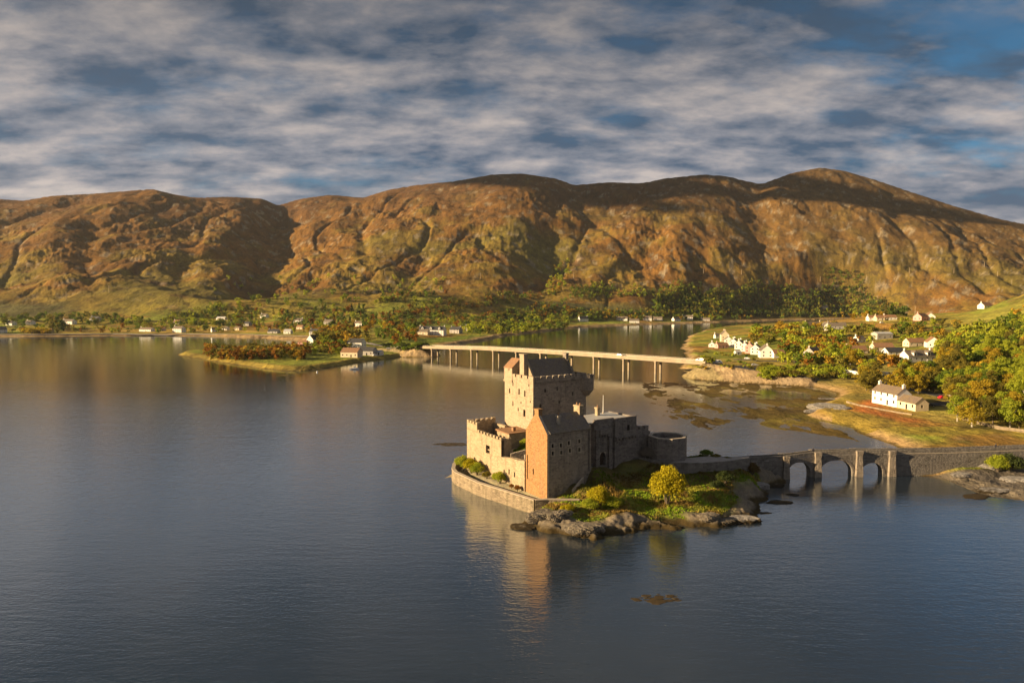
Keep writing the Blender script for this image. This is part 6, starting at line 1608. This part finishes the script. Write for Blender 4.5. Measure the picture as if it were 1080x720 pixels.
# ------------------------------------------------------------------ where the trees stand
rs = ['round']; rn = ['round', 'round', 'slim']; bu = ['bush']
strip(795, 868, 349, 364, 42, 11, 17, ['lime', 'green', 'lime', 'gold', 'olive'], rs, 'in the grove behind the shore row of houses', 1)
strip(822, 900, 364, 388, 70, 8, 13, ['gold', 'rust', 'lime', 'lime', 'olive', 'green'], rs, 'in the autumn wood between the village and the shore road', 2)
strip(868, 930, 347, 363, 26, 8, 12, ['green', 'lime', 'olive', 'lime'], rs, 'below the long slate houses in the village', 3)
strip(893, 950, 374, 388, 18, 7, 11, ['lime', 'olive', 'gold', 'rust'], rs, 'along the village street', 4)
strip(800, 900, 388.5, 400, 90, 3, 5, ['lime', 'olive', 'lime'], bu, 'on the bank below the shore road', 5)
strip(908, 925, 396, 414, 8, 9, 12, ['gold', 'olive', 'lime'], rs, 'directly behind the white two-storey house', 6)
strip(948, 1000, 398, 416, 28, 8, 12, ['lime', 'gold', 'olive', 'green'], rn, 'between the villa and the parking area', 7)
strip(938, 1010, 344, 362, 30, 8, 12, ['lime', 'gold', 'olive', 'green'], rs, 'at the top of the village', 8)
strip(990, 1015, 366, 400, 44, 9, 14, ['lime', 'gold', 'olive'], rn, 'right of the villa at the foot of the slope', 9)
strip(738, 800, 371, 385, 16, 2.5, 4.5, ['lime', 'olive', 'green'], bu, 'in the gardens at the village tip', 10)
strip(735, 800, 386, 392, 14, 1.5, 3, ['lime', 'olive', 'gold'], bu, 'on the embankment right of the road bridge', 11)
strip(1006, 1130, 436, 452, 26, 7, 11, ['lime', 'olive', 'gold'], rs, 'behind the field wall at the right edge', 12)
# the wooded slope on the right
rng = random.Random(77); put = []
for i in range(12000):
    if len(put) >= 520: break
    Y = rng.uniform(215, 620); ed = rng.uniform(-18, 210); x = ed + .55 * Y + 75
    a = 540 + 720 * x / Y
    if a > 1260 or ground(x, Y) < 2.5 or (Y < 262 and ed < 22): continue
    if a < 1000 + (Y < 300) * 10 + 12 * math.sin(Y * .04): continue
    if any((x - p) ** 2 + (Y - q) ** 2 < 5.0 ** 2 for p, q in put): continue
    put.append((x, Y)); patchn = float(gn(np.array([x / 35]), np.array([Y / 35]), 5)[0])
    ks = ['lime', 'lime', 'lime', 'gold'] if patchn > .0 else (['green', 'green', 'lime'] if patchn < -.2 else ['lime', 'lime', 'olive', 'green'])
    SPECS.append((x, Y, ground(x, Y), rng.uniform(8.5, 13.5), rng.choice(rn), rng.choice(ks), 'on the steep wooded slope at the right edge', rng.randint(0, 3), rng.random()))
strip(1002, 1050, 388, 430, 60, 8, 12, ['lime', 'gold', 'olive', 'green'], rn, 'at the foot of the wooded slope behind the parking area', 13)
# north side
import math as _m
wav = lambda q, sd: 4 * _m.sin(q * .06 + sd) + 3 * _m.sin(q * .17 + sd * 2)
strip(0, 335, 345.5, 351.5, 95, 6, 10, ['olive', 'dark', 'rust', 'green', 'gold', 'lime'], rs, 'along the left lochside road', 20)
strip(25, 52, 350.3, 352, 22, 6, 9, ['gold'], bu, 'on the left shore, bright yellow', 21)
strip(53, 66, 346, 352, 9, 14, 20, ['olive', 'dark'], rn, 'standing tall above the left shore', 22)
strip(130, 255, 322, 346, 190, 7, 12, ['green', 'olive', 'lime', 'dark', 'lime'], rs, 'on the rocky rise above the left shore', 23, lambda x, y: y > 341 - (x - 130) * .15 - wav(x, 1))
strip(0, 130, 334, 343, 80, 8, 13, ['dark', 'olive', 'green'], rs, 'behind the left shore houses', 24)
strip(250, 420, 326, 347, 200, 8, 13, ['dark', 'green', 'olive', 'dark', 'lime', 'rust'], rs + rs + ['cone'], 'in the belt above the lagoon houses', 25, lambda x, y: y > 330 + wav(x, 2))
strip(218, 322, 370.5, 379.5, 90, 8, 11, ['rust', 'olive', 'rust', 'gold', 'olive'], rs, 'in the thicket on the grassy spit', 26)
strip(322, 368, 364, 374, 34, 6, 10, ['olive', 'green', 'rust', 'lime'], rs, 'round the gabled house on the point', 27)
strip(335, 372, 349, 363, 46, 11, 17, ['gold', 'olive', 'lime', 'rust'], rs, 'behind the buildings on the point', 28)
strip(372, 440, 345, 365, 42, 9, 15, ['olive', 'rust', 'green', 'lime', 'gold'], rs, 'between the point and the hotel lawn', 29)
strip(380, 520, 329, 346, 150, 8, 13, ['olive', 'green', 'rust', 'dark', 'lime'], rs, 'on the slope behind the hotel', 30, lambda x, y: y > 333 + wav(x, 3))
strip(490, 600, 336, 353, 190, 9, 16, ['green', 'dark', 'lime', 'olive', 'lime'], rs, 'on the wooded point above the inlet', 31)
strip(405, 450, 365, 371, 26, 3, 6, ['dark', 'green'], bu, 'beside the left end of the road bridge', 32)
strip(225, 470, 293, 328, 80, 8, 15, ['lime', 'green', 'lime'], rs, 'scattered on the moor above the left woods', 33)
strip(577, 602, 276, 312, 60, 9, 16, ['lime', 'green', 'gold', 'lime'], rs, 'in the stream gully on the central hill', 34, lambda x, y: abs(x - (600 - (y - 276) * .5)) < 9)
strip(600, 740, 299, 315, 230, 8, 13, ['dark', 'green', 'olive', 'lime'], rs, 'in the belt under the central hill', 35, lambda x, y: y > 303 + wav(x, 5))
strip(400, 600, 310, 335, 240, 7, 13, ['olive', 'green', 'rust', 'dark', 'olive'], rs, 'on the broken ground behind the inlet', 36, lambda x, y: _m.sin(x * .05 + y * .3) > -.3)
strip(595, 760, 332, 338.5, 170, 9, 15, ['dark', 'green', 'gold', 'olive', 'lime'], rs, 'along the far shore houses', 37)
strip(690, 955, 300, 334, 1900, 10, 17, ['dark', 'olive', 'green', 'olive', 'dark', 'lime'], ['cone', 'round', 'cone', 'round'], 'in the plantation across the water', 38,
      lambda x, y: y > 308 + wav(x, 7) * .8 + max(0, 720 - x) * .35 + max(0, x - 880) * .28)
strip(740, 935, 322, 337, 200, 10, 16, ['dark', 'green', 'olive', 'gold', 'lime'], rs, 'at the foot of the plantation', 39)
strip(868, 910, 286, 305, 40, 9, 14, ['green', 'olive'], rs, 'on the hill above the plantation', 40, lambda x, y: abs(y - (288 + (x - 870) * .3)) < 5)
strip(540, 800, 328, 336, 120, 8, 13, ['olive', 'green', 'gold'], rs, 'on fields behind the far shore', 41)

FIX = []
fixed_n = 0
SPECS.sort(key=lambda s: -s[3] / s[1])
quota = {'tree': 290, 'conifer': 80, 'bush': 110}; used = {'tree': 0, 'conifer': 0, 'bush': 0}; rest = []
def put_tree(s, parts):
    x, y, z, h, sh, mk, where, k, rnd = s
    kind = {'round': 'tree', 'slim': 'tree', 'cone': 'conifer', 'bush': 'bush'}[sh]
    cls = 'near' if h / y > .022 else ('mid' if h / y > .012 else 'far')
    cm, tm, both, _, _ = proto(cls, sh, k % 3 if cls == 'near' else k)
    nm = {'tree': 'broadleaf_tree', 'conifer': 'conifer', 'bush': 'bush'}[kind]
    lab = f"{WORDS[mk]} {'slender tree' if sh == 'slim' else kind} {where}"
    gp_ = f"{WORDS[mk]} {'slender trees' if sh == 'slim' else kind + ('es' if kind == 'bush' else 's')} {where}"
    sc_ = h
    wide = .9 + .35 * rnd
    if parts:
        o = empty(nm, (x, y, z - .2), rnd * 6.28)
        for n_, me, m_ in (('crown', cm, mk), ('trunk', tm, 'bark_pale' if mk in ('gold', 'lime') else 'bark')):
            c = bpy.data.objects.new(n_, me); COL.objects.link(c); c.parent = o
            c.material_slots[0].link = 'OBJECT'; c.material_slots[0].material = M[m_]
    else:
        o = bpy.data.objects.new(nm, both); COL.objects.link(o); o.location = (x, y, z - .2); o.rotation_euler = (0, 0, rnd * 6.28)
        o.material_slots[0].link = 'OBJECT'; o.material_slots[0].material = M[mk]
    o.scale = (h * wide, h * wide, h)
    tag(o, lab, kind, gp_)
for s in SPECS:
    kind = {'round': 'tree', 'slim': 'tree', 'cone': 'conifer', 'bush': 'bush'}[s[4]]
    if used[kind] < quota[kind]:
        used[kind] += 1; put_tree(s, s[3] / s[1] > .02)
    else: rest.append(s)
# all smaller, farther trees as one mass each for the plantation and for the rest
BASEC = {'gold': (0.38, 0.25, 0.03), 'lime': (0.32, 0.35, 0.035), 'green': (0.15, 0.21, 0.03), 'olive': (0.20, 0.18, 0.035), 'rust': (0.27, 0.13, 0.025), 'dark': (0.09, 0.125, 0.03)}
m_, t_, out_ = new_mat('distant_leaves'); vc = t_.add('ShaderNodeVertexColor', layer_name='leaf_colour').outputs[0]
vr_ = t_.ramp(t_.noise(posco(t_), .35, 3, .6), [(0, .5), (.4, .8), (.6, 1.2), (1, 1.6)])
kk = t_.mix(1.0, vc, vr_, blend='MULTIPLY')
d_ = t_.add('ShaderNodeBsdfDiffuse', {'Color': kk}); tr_ = t_.add('ShaderNodeBsdfTranslucent', {'Color': kk})
t_.l.new(t_.add('ShaderNodeMixShader', {0: .35, 1: d_.outputs[0], 2: tr_.outputs[0]}).outputs[0], out_.inputs[0]); M['distant'] = m_
def mass(name, specs, label, cat):
    vs, cs = [], []; rng = np.random.default_rng(5)
    for (x, y, z, h, sh, mk, where, k, rnd) in specs:
        cls = 'far' if h / y > .009 else 'tiny'
        v = proto(cls, sh, k)[3]; a = rnd * 6.28; c, s = math.cos(a), math.sin(a); w_ = h * (.9 + .35 * rnd)
        q = np.stack([(v[:, 0] * c - v[:, 1] * s) * w_ + x, (v[:, 0] * s + v[:, 1] * c) * w_ + y, v[:, 2] * h + z - h * .1], 1)
        vs.append(q); b = np.array(BASEC[mk]) * rng.uniform(.75, 1.3); cs.append(np.repeat(b[None], len(q), 0))
    v = np.concatenate(vs).astype(np.float32); c = np.concatenate(cs); n = len(v) // 4
    me = bpy.data.meshes.new(name); me.vertices.add(len(v)); me.vertices.foreach_set('co', v.ravel()); me.loops.add(len(v)); me.loops.foreach_set('vertex_index', np.arange(len(v), dtype=np.int32))
    me.polygons.add(n); me.polygons.foreach_set('loop_start', np.arange(0, 4 * n, 4, dtype=np.int32))
    at = me.color_attributes.new('leaf_colour', 'FLOAT_COLOR', 'POINT'); cc = np.ones((len(v), 4), np.float32); cc[:, :3] = c; at.data.foreach_set('color', cc.ravel())
    me.update(calc_edges=True); me.materials.append(M['distant']); o = bpy.data.objects.new(name, me); COL.objects.link(o); tag(o, label, cat, kind='stuff')
pl_ = [s for s in rest if 'plantation' in s[6]]; ot = [s for s in rest if 'plantation' not in s[6]]
if pl_: mass('plantation', pl_, 'dark conifer plantation covering the foot of the right hill', 'woodland')
if ot: mass('woodland', ot, 'small distant trees scattered along the shores and lower slopes', 'woodland')

# ------------------------------------------------------------------ plants on the island
def plant(px_, py_, h, sh, mk, label, k=0, wide=1.0, cls='hero', name=None, at=None, cat=None, bark='bark'):
    x, y, z = at if at else GI(px_, py_)
    cm, tm, _, _, _ = proto(cls, sh, k); o = empty(name or ('bush' if sh == 'bush' else 'broadleaf_tree'), (x, y, z - .1), k * 2.1)
    for n_, me, m_ in (('crown' if sh != 'bush' else 'foliage', cm, mk), ('trunk' if sh != 'bush' else 'stem', tm, bark)):
        c = bpy.data.objects.new(n_, me); COL.objects.link(c); c.parent = o; c.material_slots[0].link = 'OBJECT'; c.material_slots[0].material = M[m_]
    o.scale = (h * wide, h * wide, h); tag(o, label, cat or ('bush' if sh == 'bush' else 'tree')); return o
M['bright'] = leafy('bright_yellow_leaves', (0.42, 0.36, 0.02), (0.34, 0.33, 0.02), (0.5, 0.4, 0.03))
plant(704, 531, 9.4, 'bush', 'bright', 'bright yellow round tree on the island lawn', 2, .62, name='broadleaf_tree', cat='tree')
plant(633, 534, 5.2, 'bush', 'bright', 'tallest of the yellow-green shrubs at the front of the island lawn', 0, .75)
plant(622, 538, 2.8, 'bush', 'lime', 'low shrub left of the tallest yellow-green one on the lawn', 1, 1.0)
plant(645, 536, 3.0, 'bush', 'lime', 'low shrub right of the tallest yellow-green one on the lawn', 2, 1.0)
plant(598, 540, 2.0, 'bush', 'bright', 'small bright green bush on top of the big boulder', 3, 1.2)
plant(765, 509, 3.2, 'bush', 'dark', 'dark bush on the slope left of the taller one', 1, 1.0); plant(781, 502, 4.0, 'bush', 'green', 'larger dull green bush below the bridge approach', 2, 1.0); plant(793, 500, 3.6, 'bush', 'heath', 'brownish bush next to the bridge abutment', 0, 1.0)
plant(757, 516, 2.6, 'bush', 'dark', 'dark low bush at the right end of the lawn', 3, 1.0)
plant(683, 484, 3.4, 'bush', 'palebush', 'pale bare shrub against the wall beside the bastion', 1, .8) if 'palebush' in M else None
plant(745, 480, 2.0, 'bush', 'green', 'green bush behind the approach path right of the bastion', 2, 1.3); plant(757, 479, 1.6, 'bush', 'olive', 'small olive bush at the far edge of the approach path', 3, 1.3); plant(768, 479, 1.4, 'bush', 'olive', 'smallest bush at the far edge of the approach path', 1, 1.3)
def on_local(u, v, z): return (*L2W(u, v), z)
for i, (u, v, h, mk, lab) in enumerate([(-.9, 34, 4.2, 'lime', 'yellow-green bush at the far corner of the castle terrace'), (-1.1, 30, 4.0, 'bright', 'bright yellow bush against the curtain wall, second from the far corner'), (-1.2, 27, 3.6, 'lime', 'third bush from the far corner of the terrace'),
    (-1.2, 22.5, 2.2, 'olive', 'olive bush in the middle of the terrace border'), (-1.0, 17, 3.4, 'lime', 'leafy bush under the arrow slits on the terrace'), (-1.1, 12, 1.2, 'rust', 'small rusty bush on the terrace near the gable house'), (-1.2, 9.5, 1.5, 'rust', 'rusty bush at the foot of the orange gable')]):
    plant(0, 0, h, 'bush', mk, lab, i % 4, .8, at=on_local(u, v, 2.7))
for i, (u, v, h, mk, lab, z) in enumerate([(9.5, 19.0, 4.6, 'lime', 'tall green shrub in the castle courtyard below the keep', 8.4), (7.2, 17.8, 3.4, 'green', 'dark green shrub in the castle courtyard, left of the tall one', 8.2), (8.6, 15.6, 3.0, 'lime', 'yellow-green shrub in the castle courtyard nearest the gable house', 8.2), (5.2, 18.2, 2.4, 'green', 'small shrub in the castle courtyard beside the battery', 8.2)]):
    plant(0, 0, h, 'bush', mk, lab, i % 4, .8, at=on_local(u, v, z))
v = bpt(1051, -2.5); plant(0, 0, 5.0, 'bush', 'lime', 'yellow-green bush growing at the foot of the causeway wall', 2, .8, at=(v.x - 1.5, v.y, 1.6)); plant(0, 0, 5.2, 'bush', 'dark', 'dark bush right of the yellow-green one at the causeway wall', 1, .9, at=(v.x + 1.8, v.y + .2, 1.6))
# grass tufts on the island: one uncountable mass
rng = np.random.default_rng(9); vs = []; fs = []; cs = []
n = 26000; tx_ = rng.uniform(0, 62, n); ty_ = rng.uniform(136, 200, n)
tz_, tsd, tsd2, trk, tw, tlu, tlv = island_z(tx_, ty_)
ok = (tsd2 > 2.0) & (trk < .3) & (tz_ > 1.0) & (tlv < -1.0) | ((tsd2 > 2) & (tlu > 47) & (tz_ > 1))
pp = [Vector(q) for q in near] + [Vector(q) for q in farp[::-1]]
ok &= (poly_sd(tx_, ty_, [tuple(q) for q in pp]) < -.4) & (tlv < .5)
ok &= ~((tlu > -2) & (tlu < 13.5) & (tlv > -1.2))
tx_, ty_, tz_ = tx_[ok], ty_[ok], tz_[ok]; n = len(tx_)
hn = fbm(tx_, ty_, 8, 3, 222); hh = (.22 + .4 * np.clip(hn + .3, 0, 1)) * rng.uniform(.6, 1.3, n)
B = 5; ang = rng.uniform(0, 6.28, (n, B)); ln = rng.uniform(.1, .45, (n, B)); rr_ = .12
bx0 = tx_[:, None] + rng.uniform(-.25, .25, (n, B)); by0 = ty_[:, None] + rng.uniform(-.25, .25, (n, B)); bz0 = np.repeat(tz_[:, None] - .08, B, 1)
c_, s_2 = np.cos(ang), np.sin(ang)
v0 = np.stack([bx0 - s_2 * rr_, by0 + c_ * rr_, bz0], -1); v1 = np.stack([bx0 + s_2 * rr_, by0 - c_ * rr_, bz0], -1)
v2 = np.stack([bx0 + c_ * ln * hh[:, None] + s_2 * .03, by0 + s_2 * ln * hh[:, None] - c_ * .03, bz0 + hh[:, None]], -1); v3 = np.stack([bx0 + c_ * ln * hh[:, None] - s_2 * .03, by0 + s_2 * ln * hh[:, None] + c_ * .03, bz0 + hh[:, None]], -1)
V = np.stack([v0, v1, v2, v3], 2).reshape(-1, 3).astype(np.float32)
g2 = fbm(tx_, ty_, 6, 3, 231); base_ = np.where(g2[:, None] > .12, np.array([[.30, .21, .06]]), np.where(g2[:, None] < -.1, np.array([[.24, .34, .03]]), np.array([[.32, .32, .05]])))
base_ = base_ * (1 - .5 * sst(3.2, 5, tz_))[:, None] * rng.uniform(.7, 1.3, n)[:, None]
CC = np.ones((len(V), 4), np.float32); CC[:, :3] = np.repeat(base_, B * 4, 0)
me = bpy.data.meshes.new('grass'); me.vertices.add(len(V)); me.vertices.foreach_set('co', V.ravel()); me.loops.add(len(V)); me.loops.foreach_set('vertex_index', np.arange(len(V), dtype=np.int32)); k_ = len(V) // 4
me.polygons.add(k_); me.polygons.foreach_set('loop_start', np.arange(0, 4 * k_, 4, dtype=np.int32)); at = me.color_attributes.new('leaf_colour', 'FLOAT_COLOR', 'POINT'); at.data.foreach_set('color', CC.ravel())
me.update(calc_edges=True); me.materials.append(M['distant']); o = bpy.data.objects.new('grass', me); COL.objects.link(o); tag(o, 'rough grass growing on the island slope', 'grass', kind='stuff')

# ------------------------------------------------------------------ air
hz = MB(); hz.box(-30500, 30500, -8500, 40500, -7, 640)
mh = bpy.data.materials.new('haze'); mh.use_nodes = True; th = NT(mh.node_tree); th.n.clear()
oh = th.add('ShaderNodeOutputMaterial'); pv = th.add('ShaderNodeVolumePrincipled', {'Color': (0.80, 0.86, 0.95, 1), 'Density': 0.000024, 'Anisotropy': 0.2})
th.l.new(pv.outputs[0], oh.inputs['Volume'])
tag(hz.build('haze', mh), kind='stuff')
